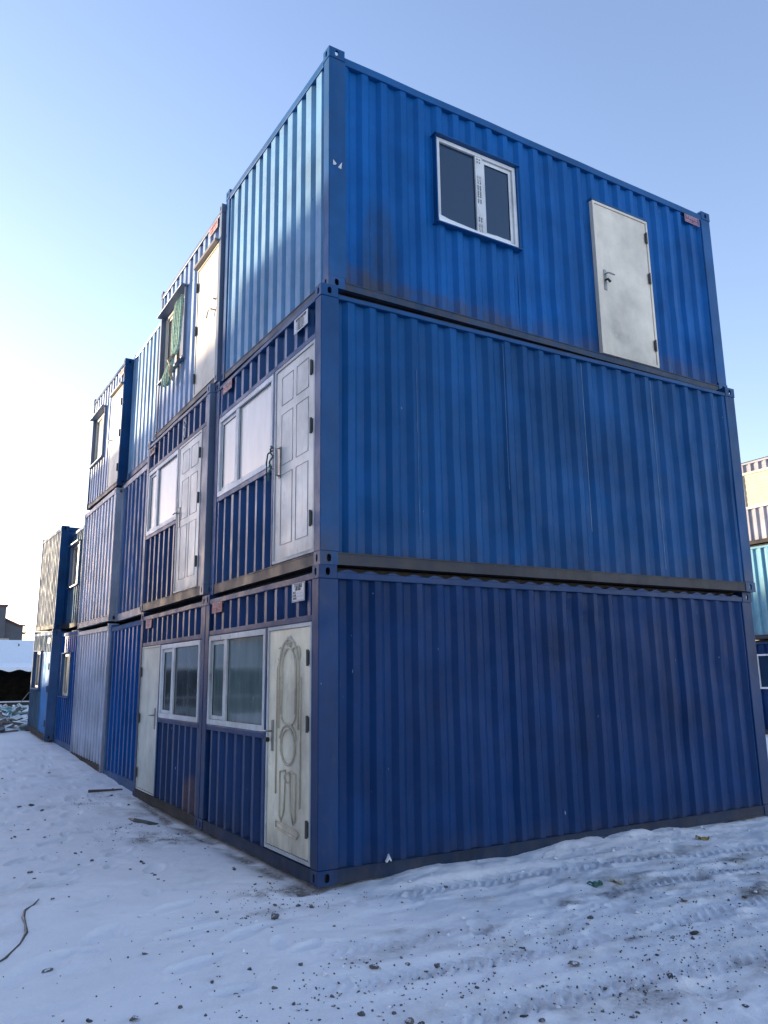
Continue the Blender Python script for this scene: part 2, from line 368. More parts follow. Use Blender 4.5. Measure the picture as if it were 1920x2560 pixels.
M['door_white'] = paint('white_door_paint', (.70, .67, .61), dirt=.35, low=.55, low_h=.35, chips=False, seed=27, rough=.38)
M['grey_door'] = paint('grey_white_door_paint', (.56, .56, .48), dirt=.4, low=.4, low_h=.5, chips=False, seed=28, rough=.42)
M['drip'] = paint('rusty_drip_cap', (.20, .17, .15), dirt=.6, low=0, chips=False, seed=29)
M['groove'] = plain('door_groove', (.30, .30, .31), .5)
M['teal'] = paint('teal_paint', (.13, .33, .42), dirt=.3, low=.3, low_h=.5, seed=30)
M['beige_wall'] = paint('beige_mauve_paint', (.36, .34, .37), dirt=.3, low=.3, low_h=.4, seed=31)
M['shutter'] = plain('cream_shutter', (.62, .52, .36), .6, .06, 4)

def six_panel(parent, T, u0, u1, z0, z1, w, cols=2, rows=((.05, .20), (.25, .52), (.57, .93))):
    """pressed panel outlines on a steel door"""
    h = z1 - z0; wd = u1 - u0
    mb = MB()
    for c in range(cols):
        a = u0 + wd * (.14 + c * .40); b = a + wd * .30
        for (r0, r1) in rows:
            zt = z1 - h * r0; zb = z1 - h * r1
            mb.tube([T(a, w, zb), T(b, w, zb), T(b, w, zt), T(a, w, zt)], .006, 6, closed=True)
    return mb.build('panel_moulding', M['groove'], parent)

M['ribbed_blue'] = paint('ribbed_blue_paint', (.03, .10, .25), dirt=.25, low=.3, seed=43, rough=.5, spec=.35)
M['navy_end'] = paint('glossy_navy_paint', (.002, .034, .125), dirt=.25, low=.35, low_h=.3, seed=41, rough=.38, spec=.42)
M['navy_rusty'] = paint('rust_washed_navy_paint', (.002, .034, .125), dirt=.25, low=.4, low_h=.3, seed=44, rough=.38, spec=.42, patches=[(1, .42, .22, .38, .35, (.20, .105, .06), .9)])
M['royal_end'] = paint('glossy_royal_paint', (.002, .052, .165), dirt=.22, low=.35, low_h=.3, seed=42, rough=.38, spec=.42)
# ================= near stack, corner of the block =================
Wn = 3.0
r, F = container('site_container', (0, 0, 0), 3.02, 2.62, .0087, 0,
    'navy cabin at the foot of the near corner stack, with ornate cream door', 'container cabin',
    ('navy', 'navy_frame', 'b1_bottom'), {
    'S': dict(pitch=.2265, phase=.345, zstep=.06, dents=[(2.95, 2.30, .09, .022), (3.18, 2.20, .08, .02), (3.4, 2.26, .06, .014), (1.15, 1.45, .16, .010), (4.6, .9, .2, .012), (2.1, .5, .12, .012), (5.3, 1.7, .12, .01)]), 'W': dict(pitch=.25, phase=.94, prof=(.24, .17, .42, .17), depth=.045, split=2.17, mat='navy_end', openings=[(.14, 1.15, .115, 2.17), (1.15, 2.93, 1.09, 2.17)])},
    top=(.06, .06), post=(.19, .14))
T = F['W']
beams(r, T, 'navy_frame', [(.1405, 2.88, 2.135, 2.19), (1.145, 2.88, 1.085, 1.14), (1.135, 1.175, .118, 2.133)])
d = door(r, T, .150, 1.13, .125, 2.13, 'cream_old', .205, [1.82, 1.26, .41], w=-.008, frame_mat='grubby_frame', frame=.032, handle=(.985, .985, 1.265, 1, 1.165), label='yellowed cream door with peeling ornate relief')
k = MB(); k.tube([T(1.055, .0, 1.085), T(1.055, .035, 1.085)], .022, 10); k.build('lock', M['black_metal'], d)
# relief on the ornate door
rb = MB(); cu = .63; wr = -.008
def loop(mb, pts, r, cl=True): mb.tube([T(u, wr, z) for u, z in pts], r, 6, closed=cl)
def ell(cu_, cz, a, b, t0=0, t1=360, n=26): return [(cu_ + a * math.cos(R_(t0 + (t1 - t0) * i / n)), cz + b * math.sin(R_(t0 + (t1 - t0) * i / n))) for i in range(n + (0 if t1 - t0 >= 360 else 1))]
arch = lambda a, zb, zt, rt: [(cu + a, zb)] + ell(cu, zt, a, rt, 0, 180, 16) + [(cu - a, zb)]
loop(rb, arch(.155, 1.33, 1.72, .20), .012, False); loop(rb, arch(.215, 1.20, 1.72, .28), .011, False)
loop(rb, ell(cu, 1.045, .150, .155), .012); loop(rb, ell(cu, 1.045, .185, .195, 20, 160), .011, False); loop(rb, ell(cu, 1.33, .155, .10, 180, 360), .009, False)
loop(rb, [(cu + .26, .62), (cu + .26, 1.72), (cu + .22, 1.80)], .007, False); loop(rb, [(cu - .26, .55), (cu - .26, 1.65)], .007, False)
for s in (1, -1):
    loop(rb, [(cu + s * .17, .82), (cu + s * .05, .84), (cu + s * .05, .74), (cu + s * .07, .50), (cu + s * .13, .40), (cu + s * .17, .44), (cu + s * .17, .82)], .008)
    loop(rb, ell(cu + s * .07, 1.96 if 0 else 1.94, .07, .035, 0, 300, 12), .008, False)
    loop(rb, ell(cu + s * .19, 1.86, .05, .07, 60, 330, 10), .007, False)
loop(rb, ell(cu, 1.975, .05, .045, 0, 360, 10), .012); loop(rb, ell(cu, .78, .06, .04, 180, 520, 12), .009)
loop(rb, [(cu + .24, .33), (cu - .2, .30), (cu - .25, .34), (cu - .2, .36), (cu + .24, .39)], .008)
rb.build('door_relief', M['relief'], d, smooth=True)
k = MB(); n_ = 180; TS = F['S']
for i_ in range(n_ + 1):
    u_ = .2 + 5.6 * i_ / n_; zt = 2.568 + .013 * math.sin(u_ * 2 * math.pi / .235) + .004 * math.sin(u_ * 5.1)
    k.v += [TS(u_, -.012, 2.55), TS(u_, -.012, zt), TS(u_, -.3, zt)]
for i_ in range(n_):
    for j_ in (0, 1): k.f.append((3 * i_ + j_, 3 * i_ + 3 + j_, 3 * i_ + 4 + j_, 3 * i_ + 1 + j_))
k.build('roof_edge', M['navy_frame'], r)
window(r, T, 1.185, 2.92 - .05, 1.145, 2.128, (2.28, 2.375), 'hi', w=-.002, frame='grubby_frame', glass=('green_glass', 'green_glass'), t=.055)
s = sign(r, T, 2.44, 2.775, 2.385, 2.50, .004, 'red', border='pink_ink')
text_mesh('lettering', '集装箱房', .075, M['pink_ink'], s, T, 2.61, 2.465, .009, -1, .25); text_mesh('lettering', '电话 1380', .04, M['pink_ink'], s, T, 2.61, 2.41, .009, -1, .24)
s = sign(r, T, .272, .547, 2.325, 2.495, .004, 'plate_white', 'notice_plate', border='groove')
text_mesh('lettering', '产品合格证', .045, M['ink'], s, T, .41, 2.465, .009, -1, .17)
for i, (tx, ww) in enumerate((('名称 活动房', .12), ('编号 ____ ____', .2), ('日期 ________', .21), ('检验 ______', .2))):
    text_mesh('lettering', tx, .024, M['ink'], s, T, .415, 2.435 - i * .027, .009, -1, ww)
NB1 = r

r, F = container('site_container', (.0115, -.0216, 2.6195), 3.02, 2.67, .0087, -.0101,
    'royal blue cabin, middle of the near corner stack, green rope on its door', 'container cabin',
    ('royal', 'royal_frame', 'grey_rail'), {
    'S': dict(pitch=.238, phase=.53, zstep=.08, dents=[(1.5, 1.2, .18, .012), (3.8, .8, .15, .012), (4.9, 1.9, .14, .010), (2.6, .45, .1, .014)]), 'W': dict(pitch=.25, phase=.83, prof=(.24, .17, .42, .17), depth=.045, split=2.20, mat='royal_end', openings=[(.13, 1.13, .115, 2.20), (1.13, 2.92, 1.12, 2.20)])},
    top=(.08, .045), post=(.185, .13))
T = F['W']
beams(r, T, 'royal_frame', [(.1305, 2.88, 2.16, 2.215), (1.13, 2.88, 1.105, 1.16), (1.105, 1.15, .118, 2.158)])
d = door(r, T, .135, 1.10, .125, 2.155, 'door_white', .195, [1.885, 1.315, .44], w=-.006, frame_mat='grubby_frame', frame=.03, hinge_h=.15, label='white six-panel door, scuffed and stained at the bottom')
six_panel(d, T, .165, 1.07, .16, 2.12, -.013)
k = MB(); k.tube([T(.95, -.008, 1.0), T(.95, .03, 1.01), T(.95, .035, 1.28), T(.95, -.008, 1.29)], .013, 8); k.box(.93, .97, -.01, .002, .98, 1.30, T); k.build('handle', M['steel'], d)
window(r, T, 1.155, 2.875, 1.165, 2.155, (2.19, 2.29), 'hi', w=-.002, glass=('white_glass', 'white_glass'), t=.055)
s = sign(r, T, 2.43, 2.735, 2.425, 2.54, .004, 'pink', border='pink_ink')
text_mesh('lettering', '集装箱房', .07, M['pink_ink'], s, T, 2.58, 2.50, .009, -1, .24)
s = sign(r, T, .285, .605, 2.37, 2.525, .004, 'plate_white', 'notice_plate')
text_mesh('lettering', '集装箱活动房须知', .035, M['ink'], s, T, .44, 2.495, .009, -1, .24)
for i, ww in enumerate((.17, .2, .19, .21, .16)): text_mesh('lettering', '一二三四五六七八九十', .016, M['ink'], s, T, .46, 2.468 - i * .02, .009, -1, ww)
# thin white seam lines between the wall sheets
k = MB()
for (u, z0_, z1_, h_) in ((2.16, .9, 2.5, .0012), (3.29, .55, 2.5, .0022), (4.42, .20, 2.5, .0022), (5.57, 1.5, 2.5, .0012), (1.05, .3, 2.0, .0009)):
    k = MB(); k.box(u - h_, u + h_, -.0125, -.0085, z0_, z1_, F['S']); k.build('sealant_seam', M['sealant'], r)

r, F = container('site_container', (.105, -.0136, 5.2894), 2.945, 2.662, .0087, .0099,
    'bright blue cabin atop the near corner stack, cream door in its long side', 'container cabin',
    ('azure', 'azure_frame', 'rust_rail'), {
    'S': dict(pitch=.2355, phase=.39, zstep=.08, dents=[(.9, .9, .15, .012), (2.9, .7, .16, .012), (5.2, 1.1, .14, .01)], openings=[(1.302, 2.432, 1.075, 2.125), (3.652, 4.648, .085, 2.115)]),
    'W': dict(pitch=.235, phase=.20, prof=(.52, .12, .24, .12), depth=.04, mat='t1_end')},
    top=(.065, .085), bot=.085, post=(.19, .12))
T = F['S']
surround(r, T, 'azure_frame', 1.303, 2.431, 1.078, 2.122, t=.014, w0=-.12, w1=.018, top_out=.03)
window(r, T, 1.308, 2.426, 1.083, 2.117, (1.845, 1.945), 'hi', w=-.005, glass=('dark_glass', 'dark_glass'), t=.045)
for (tx, zz_, ww) in (('II', 2.02, .05), ('60 SERIES PVC', 1.66, .34), ('PVC 60', 1.22, .20)):
    for du in (1.872, 1.905): text_mesh('lettering', tx, .03, M['ink'], r, lambda u, w, z: (du + (z - zz_) * .8, -w, zz_ + (u - 5)), 5, zz_, -.006, 1, ww)
d = door(r, T, 3.655, 4.645, .088, 2.11, 'cream', 4.60, [1.86, 1.29, .375], w=.012, frame_mat='cream', frame=.03, handle=(3.79, .93, 1.20, 1, 1.14), hinge_h=.15, label='plain cream door, scuffed near the handle and below')
k = MB(); k.tube([T(3.79, .01, 1.06), T(3.79, .05, 1.06), T(3.83, .055, 1.03)], .016, 8); k.build('lock', M['black_metal'], d)
beams(r, T, 'azure_frame', [(3.64, 4.66, 2.112, 2.14)], w0=-.06, w1=.02)
s = sign(r, T, 5.45, 5.755, 2.382, 2.50, .004, 'maroon', border='pale_ink')
text_mesh('lettering', '中海集装箱', .06, M['pale_ink'], s, T, 5.60, 2.462, .009, 1, .22); text_mesh('lettering', '租售点 138045', .032, M['pale_ink'], s, T, 5.60, 2.412, .009, 1, .24)
k = MB()
for pts in ([(.045, 1.37), (.045, 1.31), (.07, 1.315), (.085, 1.335), (.065, 1.35)], [(.10, 1.30), (.135, 1.29), (.145, 1.37), (.125, 1.34)]):
    k.quad(*[T(u, .0015, z) for u, z in pts])
k.build('paint_chip', M['white_frame'], r)
NT1 = r

# ================= second stack =================
r, F = container('site_container', (0, 3.03, .026), 2.99, 2.62, .0087, 0,
    'navy cabin at ground level, second from the corner, with flush grey-white door', 'container cabin',
    ('navy', 'navy_frame', 'brown_rail'), {
    'W': dict(pitch=.245, phase=.15, prof=(.24, .17, .42, .17), depth=.045, split=2.15, mat='navy_rusty', openings=[(.12, 1.87, 1.09, 2.15), (1.87, 2.87, .115, 2.15)])},
    top=(.06, .06), post=(.19, .12))
T = F['W']
beams(r, T, 'navy_frame', [(.13, 2.855, 2.115, 2.17), (.13, 1.88, 1.085, 1.14), (1.855, 1.90, .118, 2.113)])
d = door(r, T, 1.905, 2.855, .125, 2.11, 'grey_door', 2.83, [1.75, 1.1, .35], w=-.006, frame_mat='grey_door', frame=.02, handle=(2.035, .98, 1.26, 1, 1.165), label='tall grey-white flush door, dirty at the bottom')
window(r, T, .175, 1.85, 1.145, 2.105, (1.235, 1.335), 'hi', w=-.002, glass=('dirty_glass', 'dirty_glass'), t=.055)
s = sign(r, T, 2.38, 2.69, 2.375, 2.495, .004, 'pink', border='pink_ink')
text_mesh('lettering', '集装箱房', .07, M['pink_ink'], s, T, 2.53, 2.45, .009, -1, .24)

r, F = container('site_container', (-.015, 3.07, 2.665), 3.0, 2.675, .0087, 0,
    'dark blue middle row cabin, second from the corner, white door beside white panes', 'container cabin',
    ('navy', 't2_frame', 'grey_rail'), {
    'W': dict(pitch=.245, phase=.15, prof=(.24, .17, .42, .17), depth=.045, split=2.18, mat='navy_end', openings=[(.12, 1.27, .115, 2.18), (1.27, 2.88, 1.10, 2.18)])},
    top=(.075, .045), post=(.19, .12))
T = F['W']
beams(r, T, 'navy_frame', [(.13, 2.875, 2.15, 2.205), (1.27, 2.875, 1.085, 1.14), (1.265, 1.30, .118, 2.148)])
d = door(r, T, .285, 1.26, .125, 2.145, 'door_white', .315, [1.84, 1.25, .44], w=-.006, frame_mat='door_white', frame=.022, handle=(1.16, 1.0, 1.28, 1, 1.20), label='white six-panel door with three dark hinges')
six_panel(d, T, .30, 1.24, .15, 2.12, -.013)
k = MB(); k.box(.122, .283, -.05, -.010, .12, 2.148, T); k.build('jamb_strip', M['t2_frame'], r)
window(r, T, 1.305, 2.87, 1.145, 2.145, (2.33, 2.44), 'hi', w=-.002, glass=('white_glass', 'white_glass'), t=.055)
s = sign(r, T, 2.54, 2.82, 2.40, 2.51, .004, 'pink', border='plate_white')
text_mesh('lettering', '集装箱房', .07, M['ink'], s, T, 2.68, 2.475, .009, -1, .22)
k = MB(); zz = [(1.05, 2.24), (1.07, 2.30), (1.03, 2.36), (1.08, 2.40), (1.02, 2.44), (1.06, 2.49), (1.03, 2.53)]
k.tube([T(u, -.008, z) for u, z in zz], [.006, .016, .008, .02, .007, .016, .006], 6); k.build('bird_dropping', M['plate_white'], r)

r, F = container('site_container', (.035, 2.965, 5.345), 2.90, 2.50, .006, 0,
    'pale blue top row cabin with green netting in its window', 'container cabin',
    ('t2_wall', 't2_frame', 'grey_rail'), {
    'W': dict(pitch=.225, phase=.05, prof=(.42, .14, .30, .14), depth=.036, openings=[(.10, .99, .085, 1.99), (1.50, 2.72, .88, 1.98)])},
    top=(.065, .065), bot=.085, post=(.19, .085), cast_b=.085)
T = F['W']
surround(r, T, 't2_frame', 1.50, 2.72, .88, 1.98, w0=-.12, w1=.025, top_out=.07)
window(r, T, 1.505, 2.715, .885, 1.975, (2.05, 2.12), 'hi', w=-.045, frame='cream', glass=('brown_glass', 'brown_glass'), t=.05)
d = door(r, T, .103, .985, .09, 1.985, 'cream', .95, [1.70, 1.05, .35], w=-.008, frame_mat='cream', frame=.025, label='cream door, lit by the low sun except at its foot')
k = MB(); k.tube([T(.2, -.02, 1.06), T(.2, .045, 1.06), T(.26, .055, 1.08), T(.33, .05, 1.03), T(.34, .05, .98)], .011, 8); k.build('handle', M['steel'], d); k = MB(); k.tube([T(.17, -.02, 1.20), T(.17, .03, 1.2)], .014, 8); k.build('lock', M['steel'], d)
k = MB(); k.box(.09, 1.0, -.02, .055, 1.99, 2.03, T); k.build('drip_cap', M['drip'], r)
s = sign(r, T, .14, .48, 2.23, 2.36, .004, 'pink', border='plate_white')
text_mesh('lettering', '中海集装箱', .06, M['red'], s, T, .31, 2.32, .009, -1, .26); text_mesh('lettering', '租售 138', .04, M['red'], s, T, .31, 2.265, .009, -1, .24)

# ================= third stack (plain corrugated) =================
r, F = container('site_container', (.04, 6.05, .09), 2.18, 2.55, .006, 0,
    'plain cobalt container at ground level, beside the silver-grey one', 'container',
    ('cobalt', 'cobalt_frame', 'cobalt_frame'), {'W': dict(pitch=.262, phase=.1, prof=(.30, .14, .42, .14), depth=.045)}, top=(.05, .07), bot=.15, post=(.19, .075), cast_b=.075)
r, F = container('site_container', (.107, 6.10, 2.70), 2.17, 2.50, .004, 0,
    'plain deep blue ribbed container in the middle row, beside the silver-grey one', 'container',
    ('royal', 'silver_frame', 'silver_frame'), {'W': dict(mat='ribbed_blue', pitch=.262, phase=.1, prof=(.36, .14, .36, .14), depth=.045)}, top=(.04, .09), bot=.12, post=(.19, .06), cast_b=.075)
r, F = container('site_container', (.155, 5.89, 5.235), 2.24, 2.40, .004, 0,
    'plain sky blue container in the top row, set back between two cabins', 'container',
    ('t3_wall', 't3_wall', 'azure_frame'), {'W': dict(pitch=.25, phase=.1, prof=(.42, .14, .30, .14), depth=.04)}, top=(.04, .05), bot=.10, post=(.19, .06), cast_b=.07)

# ================= fourth stack =================
r, F = container('site_container', (0, 8.27, .18), 2.88, 2.50, .02, 0,
    'silver-grey corrugated container at ground level, its foot stained brown', 'container',
    ('silver', 'silver_frame', 'brown_rail'), {'W': dict(pitch=.243, phase=.1, prof=(.40, .14, .32, .14), depth=.04)}, top=(.04, .08), bot=.12, post=(.19, .07), cast_b=.09)
r, F = container('site_container', (0, 8.28, 2.725), 2.90, 2.40, .015, 0,
    'silver-grey ribbed container in the middle row, above the stained one', 'container',
    ('silver', 'silver_frame', 'silver_frame'), {'W': dict(pitch=.27, phase=.1, prof=(.40, .14, .32, .14), depth=.045), 'S': dict(mat='navy')}, top=(.0, .09), bot=.11, post=(.19, .07), cast_b=.09)
r, F = container('site_container', (0, 8.17, 5.155), 2.84, 2.42, .030, 0,
    'grey-blue cabin at the far end of the top row, tall cream door', 'container cabin',
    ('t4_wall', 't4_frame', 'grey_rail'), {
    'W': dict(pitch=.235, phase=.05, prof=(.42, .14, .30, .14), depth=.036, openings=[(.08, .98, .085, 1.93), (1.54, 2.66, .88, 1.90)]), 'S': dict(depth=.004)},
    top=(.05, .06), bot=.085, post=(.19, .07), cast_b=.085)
T = F['W']
surround(r, T, 't2_frame', 1.54, 2.66, .88, 1.90, w0=-.12, w1=.025, top_out=.07)
window(r, T, 1.545, 2.655, .885, 1.895, (1.98, 2.06), 'lo', w=-.045, frame='cream', glass=('white_glass', 'brown_glass'), t=.05)
d = door(r, T, .083, .975, .09, 1.925, 'cream', .11, [1.6, 1.0, .35], w=-.008, frame_mat='cream', frame=.02, handle=(.80, .80, 1.12, 1, 1.02))
k = MB(); k.box(.07, .99, -.02, .05, 1.93, 1.97, T); k.build('drip_cap', M['drip'], r)
s = sign(r, T, .03, .36, 2.13, 2.25, .006, 'pink', border='plate_white')
text_mesh('lettering', '中海集装箱', .06, M['red'], s, T, .2, 2.20, .011, -1, .26)

# ================= fifth and sixth stacks (two high) =================
r, F = container('site_container', (.02, 11.17, .33), 2.13, 2.47, .02, 0,
    'blue ground level cabin with one sunlit window and no door', 'container cabin',
    ('cobalt', 'cobalt_frame', 'cobalt_frame'), {
    'W': dict(pitch=.235, phase=.1, prof=(.36, .14, .36, .14), openings=[(.66, 1.72, 1.06, 1.96)])}, top=(.05, .07), bot=.13, post=(.19, .07), cast_b=.08)
T = F['W']
surround(r, T, 'cobalt_frame', .66, 1.72, 1.06, 1.96, w0=-.12, w1=.02, top_out=.0)
window(r, T, .665, 1.715, 1.065, 1.955, (1.14, 1.20), 'lo', w=-.045, frame='cream', glass=('cream_glass', 'cream_glass'), t=.05)
r, F = container('site_container', (.10, 11.24, 2.86), 2.03, 2.24, .02, 0,
    'slate middle row cabin with one window, set back beside the far tan container', 'container cabin',
    ('slate_teal', 'cobalt_frame', 'brown_rail'), {
    'W': dict(pitch=.235, phase=.1, prof=(.36, .14, .36, .14), openings=[(.84, 1.90, .93, 1.88)])}, top=(.04, .07), bot=.10, post=(.19, .06), cast_b=.07)
T = F['W']
surround(r, T, 't2_frame', .84, 1.90, .93, 1.88, w0=-.12, w1=.02, top_out=.05)
window(r, T, .845, 1.895, .935, 1.875, (1.30, 1.37), 'lo', w=-.045, frame='cream', glass=('brown_glass', 'brown_glass'), t=.05)

r, F = container('site_container', (-.17, 13.32, .46), 2.92, 2.43, .04, 0,
    'teal-grey cabin at the far end of the ground row, light blue door', 'container cabin',
    ('slate_teal', 'cobalt_frame', 'brown_rail'), {
    'S': dict(depth=.012), 'W': dict(pitch=.235, phase=.1, prof=(.36, .14, .36, .14), openings=[(.10, 1.15, .12, 1.93), (1.40, 2.55, 1.05, 1.93)])}, top=(.05, .07), bot=.12, post=(.19, .08), cast_b=.085)
T = F['W']
d = door(r, T, .105, 1.145, .125, 1.925, 'blue_door', .14, [1.6, 1.1, .35], w=-.008, frame_mat='blue_door', frame=.03, label='light blue metal door')
surround(r, T, 'cobalt_frame', 1.40, 2.55, 1.05, 1.93, w0=-.12, w1=.03, top_out=.0)
window(r, T, 1.405, 2.545, 1.055, 1.925, (1.95, 2.02), 'lo', w=-.05, frame='cream', glass=('brown_glass', 'brown_glass'), t=.05)
s = sign(r, T, .22, .52, 2.12, 2.24, .004, 'drip')
r, F = container('site_container', (-.15, 13.23, 2.905), 2.93, 2.37, .042, 0,
    'plain tan-grey container topping the far end stack, its side deep blue', 'container',
    ('tan', 't4_frame', 'brown_rail'), {
    'S': dict(depth=.004, mat='t4_frame'), 'W': dict(pitch=.235, phase=.1, prof=(.5, .12, .26, .12), depth=.018)}, top=(.04, .07), bot=.10, post=(.19, .07), cast_b=.085)

# ================= stack across the yard on the right =================
PW = (.34, .10, .46, .10)
r, F = container('site_container', (18, 5.6, 0), 3.0, 2.60, 0, 0,
    'navy cabin at the foot of the stack at the right edge, white-framed dark window', 'container cabin',
    ('navy', 'navy_frame', 'grey_rail'), {'W': dict(pitch=.25, phase=.1, prof=PW, depth=.045, openings=[(1.0, 2.62, 1.22, 2.20)])})
window(r, F['W'], 1.005, 2.615, 1.225, 2.195, (1.5, 1.58), 'lo', w=-.002, glass=('dark_glass', 'dark_glass'))
r, F = container('site_container', (18, 5.6, 2.62), 3.0, 2.72, 0, 0,
    'teal container in the middle of the stack at the right edge', 'container',
    ('teal', 'teal', 'grey_rail'), {'W': dict(pitch=.25, phase=.1, prof=PW, depth=.045)})
r, F = container('site_container', (18, 5.6, 5.35), 3.0, 2.52, 0, 0,
    'beige cabin topping the stack at the right edge, closed cream shutter', 'container cabin',
    ('beige_wall', 'beige_wall', 'brown_rail'), {'W': dict(pitch=.25, phase=.1, prof=PW, depth=.045, openings=[(1.1, 2.42, 1.07, 2.12)])})
T = F['W']
k = MB(); bar_frame(k, T, 1.05, 2.44, 1.05, 2.15, .07, -.04, .02); w_ = k.build('window', M['cream'], r)
k = MB()
for i in range(10): k.box(1.12, 2.37, -.035, -.012 + .004 * (i % 2), 1.12 + i * .096, 1.12 + (i + 1) * .096 - .004, T)
k.build('shutter', M['shutter'], w_)
# ================= snow ground =================
def hsh(i, j, s):
    h = (i * 374761393 + j * 668265263 + s * 1442695041) & 0xFFFFFFFF
    h = ((h ^ (h >> 13)) * 1274126177) & 0xFFFFFFFF
    return ((h ^ (h >> 16)) & 0xFFFF) / 65535.0
def vnoise(x, y, s=0):
    xi = np.floor(x).astype(np.int64); yi = np.floor(y).astype(np.int64); fx = x - xi; fy = y - yi
    fx = fx * fx * (3 - 2 * fx); fy = fy * fy * (3 - 2 * fy)
    a, b, c, d = hsh(xi, yi, s), hsh(xi + 1, yi, s), hsh(xi, yi + 1, s), hsh(xi + 1, yi + 1, s)
    return (a * (1 - fx) + b * fx) * (1 - fy) + (c * (1 - fx) + d * fx) * fy - .5
def fbm(x, y, s=0, o=4):
    r = 0; a = 1
    for k in range(o): r = r + a * vnoise(x * 2 ** k, y * 2 ** k, s + k * 7); a *= .5
    return r
YT = [-1e3, 4, 6, 8, 11, 14, 18, 22, 1e3]; ZT = [-.03, -.02, .06, .19, .32, .43, .57, .6, .6]
def base(x, y):
    t = np.clip((x - 3) / 5, 0, 1); return -.03 + (np.interp(y, YT, ZT) + .03) * (1 - t)
def gauss1(d, r): return np.exp(-(d / r) ** 2)
FEET = [(-2.17, -.66, .30, .9), (-1.35, 5.97, .25, .4), (-1.28, 5.52, .25, .5), (-1.45, 3.4, .22, .7), (-1.75, 4.7, .22, .3), (-.75, 6.2, .25, 1.1), (-1.75, 1.5, .22, .6), (-.9, 1.5, .2, 1.2), (-1.1, .2, .2, .5), (-1.6, .7, .2, .4), (-.6, 3.9, .2, .2), (-1.2, -.5, .22, .3), (-1.9, 2.6, .2, 1), (-1.1, 7.4, .25, .6), (-1.5, 9.2, .25, .5), (-1.35, 8.1, .25, .8), (-.6, 8.3, .25, .3), (-1.0, 5.0, .22, 1.0), (-1.55, 2.0, .2, .4), (-1.0, 2.45, .2, .9), (-.75, .75, .2, .2), (-1.7, -.2, .22, .9), (-1.35, -1.15, .2, .3), (-.9, -.75, .2, .6), (-2.1, 1.5, .2, 1.1), (-1.9, 3.3, .22, .2), (-.9, 10.6, .25, .9)]
_rf = random.Random(21)
for _i in range(90):
    _x, _y = (_rf.uniform(-2.4, -.35), _rf.uniform(-.5, 12)) if _i % 3 else (_rf.uniform(-1.5, 3.5), _rf.uniform(-2.8, -.5))
    FEET.append((_x, _y, _rf.uniform(.10, .15), _rf.choice((1.3, 1.5, 1.8, .2, 2.9)) + _rf.uniform(-.3, .3)))
TRACKS = [((-1.2, -1.80), (3.5, -2.25)), ((-.8, -1.30), (5.5, -1.55)), ((.2, -.36), (6, -1.15)), ((-.9, -2.55), (3.5, -3.1))]
def ground(x, y):
    near = np.exp(-((x - 1) ** 2 + (y - 1) ** 2) / 500.)
    z = base(x, y) + .035 * near * fbm(x * .35, y * .35, 1, 3) + .012 * near * fbm(x * 1.6, y * 1.9, 5, 4) + .008 * fbm(x * 7, y * 9, 9, 4) * near + .004 * np.abs(fbm(x * 19, y * 23, 10, 2)) * near
    # trampled icy area in front of the long wall
    right = np.clip((x + .9) / 1.2, 0, 1) * np.clip((-y + .1) / .6, 0, 1)
    rough = np.clip(fbm(x * 1.3, y * 1.3, 77, 3) + .25, 0, 1)
    z = z + right * (.25 + rough) * (.030 * fbm(x * 5, y * 8, 21, 4) + .018 * np.abs(fbm(x * 16, y * 19, 31, 2)))
    z = z - .012 * near * np.clip(fbm(x * 3.1, y * 3.7, 91, 3) - .18, 0, 1) * 4
    for k, ((x0, y0), (x1, y1)) in enumerate(TRACKS):
        L = math.hypot(x1 - x0, y1 - y0); ux, uy = (x1 - x0) / L, (y1 - y0) / L
        t = (x - x0) * ux + (y - y0) * uy; d = -(x - x0) * uy + (y - y0) * ux + .06 * np.sin(t * 1.1 + k)
        on = np.clip(t / .5, 0, 1) * np.clip((L - t) / .8, 0, 1) * np.clip(.6 + fbm(x * .8, y * .8, 50 + k, 2) * 1.6, 0, 1)
        z = z + on * (-.016 * gauss1(d, .13) + .012 * gauss1(np.abs(d) - .19, .05) + .013 * gauss1(d, .12) * np.sin((t + np.abs(d) * .8) * 2 * math.pi / .085))
    # bank of pushed snow along the long wall
    lump = np.clip(.72 + 1.1 * fbm(x * 1.7, y * 3., 13, 4), .15, 1.6)
    bank = np.clip((x - .25) / .35, 0, 1) * np.clip((6.6 - x) / .5, 0, 1)
    z = z + bank * lump * .062 * np.where(y < 0, gauss1(y + .06, .26), 1) * (y < .3)
    # small drift and trench by the short walls
    z = z - .035 * gauss1(x + .02, .16) * np.clip((5.6 - y) / .8, 0, 1) * (y > -.02)
    z = z + .03 * gauss1(x + .25, .22) * np.clip((y - 6) / .5, 0, 1) * np.clip((17 - y) / .5, 0, 1) * np.clip(.8 + fbm(x * 2, y * 2, 3), 0, 2)
    for (fx, fy, r, a) in FEET:
        if x.size > 9 or (abs(fx - x.flat[0]) < 1 and abs(fy - y.flat[0]) < 1): pass
        else: continue
        ca, sa = math.cos(a), math.sin(a); dx, dy = x - fx, y - fy
        u = (dx * ca + dy * sa) / r; v = (-dx * sa + dy * ca) / (r * .42); q = u * u + v * v
        z = z - .020 * np.exp(-q ** 3 * 1.2) + .007 * np.exp(-((np.sqrt(q) - 1.2) / .16) ** 2)
    return z
def axis(a, b, fine0, fine1, step, grow=1.13, mid=None):
    v = list(np.arange(fine0, fine1, step)); s = step; x = v[-1]
    while x < b: s *= (1.014 if mid and x < mid else grow); x += s; v.append(x)
    s = step; x = fine0; lo = []
    while x > a: s *= grow; x -= s; lo.append(x)
    return np.array(lo[::-1] + v)
gx = axis(-400, 400, -2.9, 6.3, .021); gy = axis(-400, 600, -3.3, 1.6, .021, mid=16)
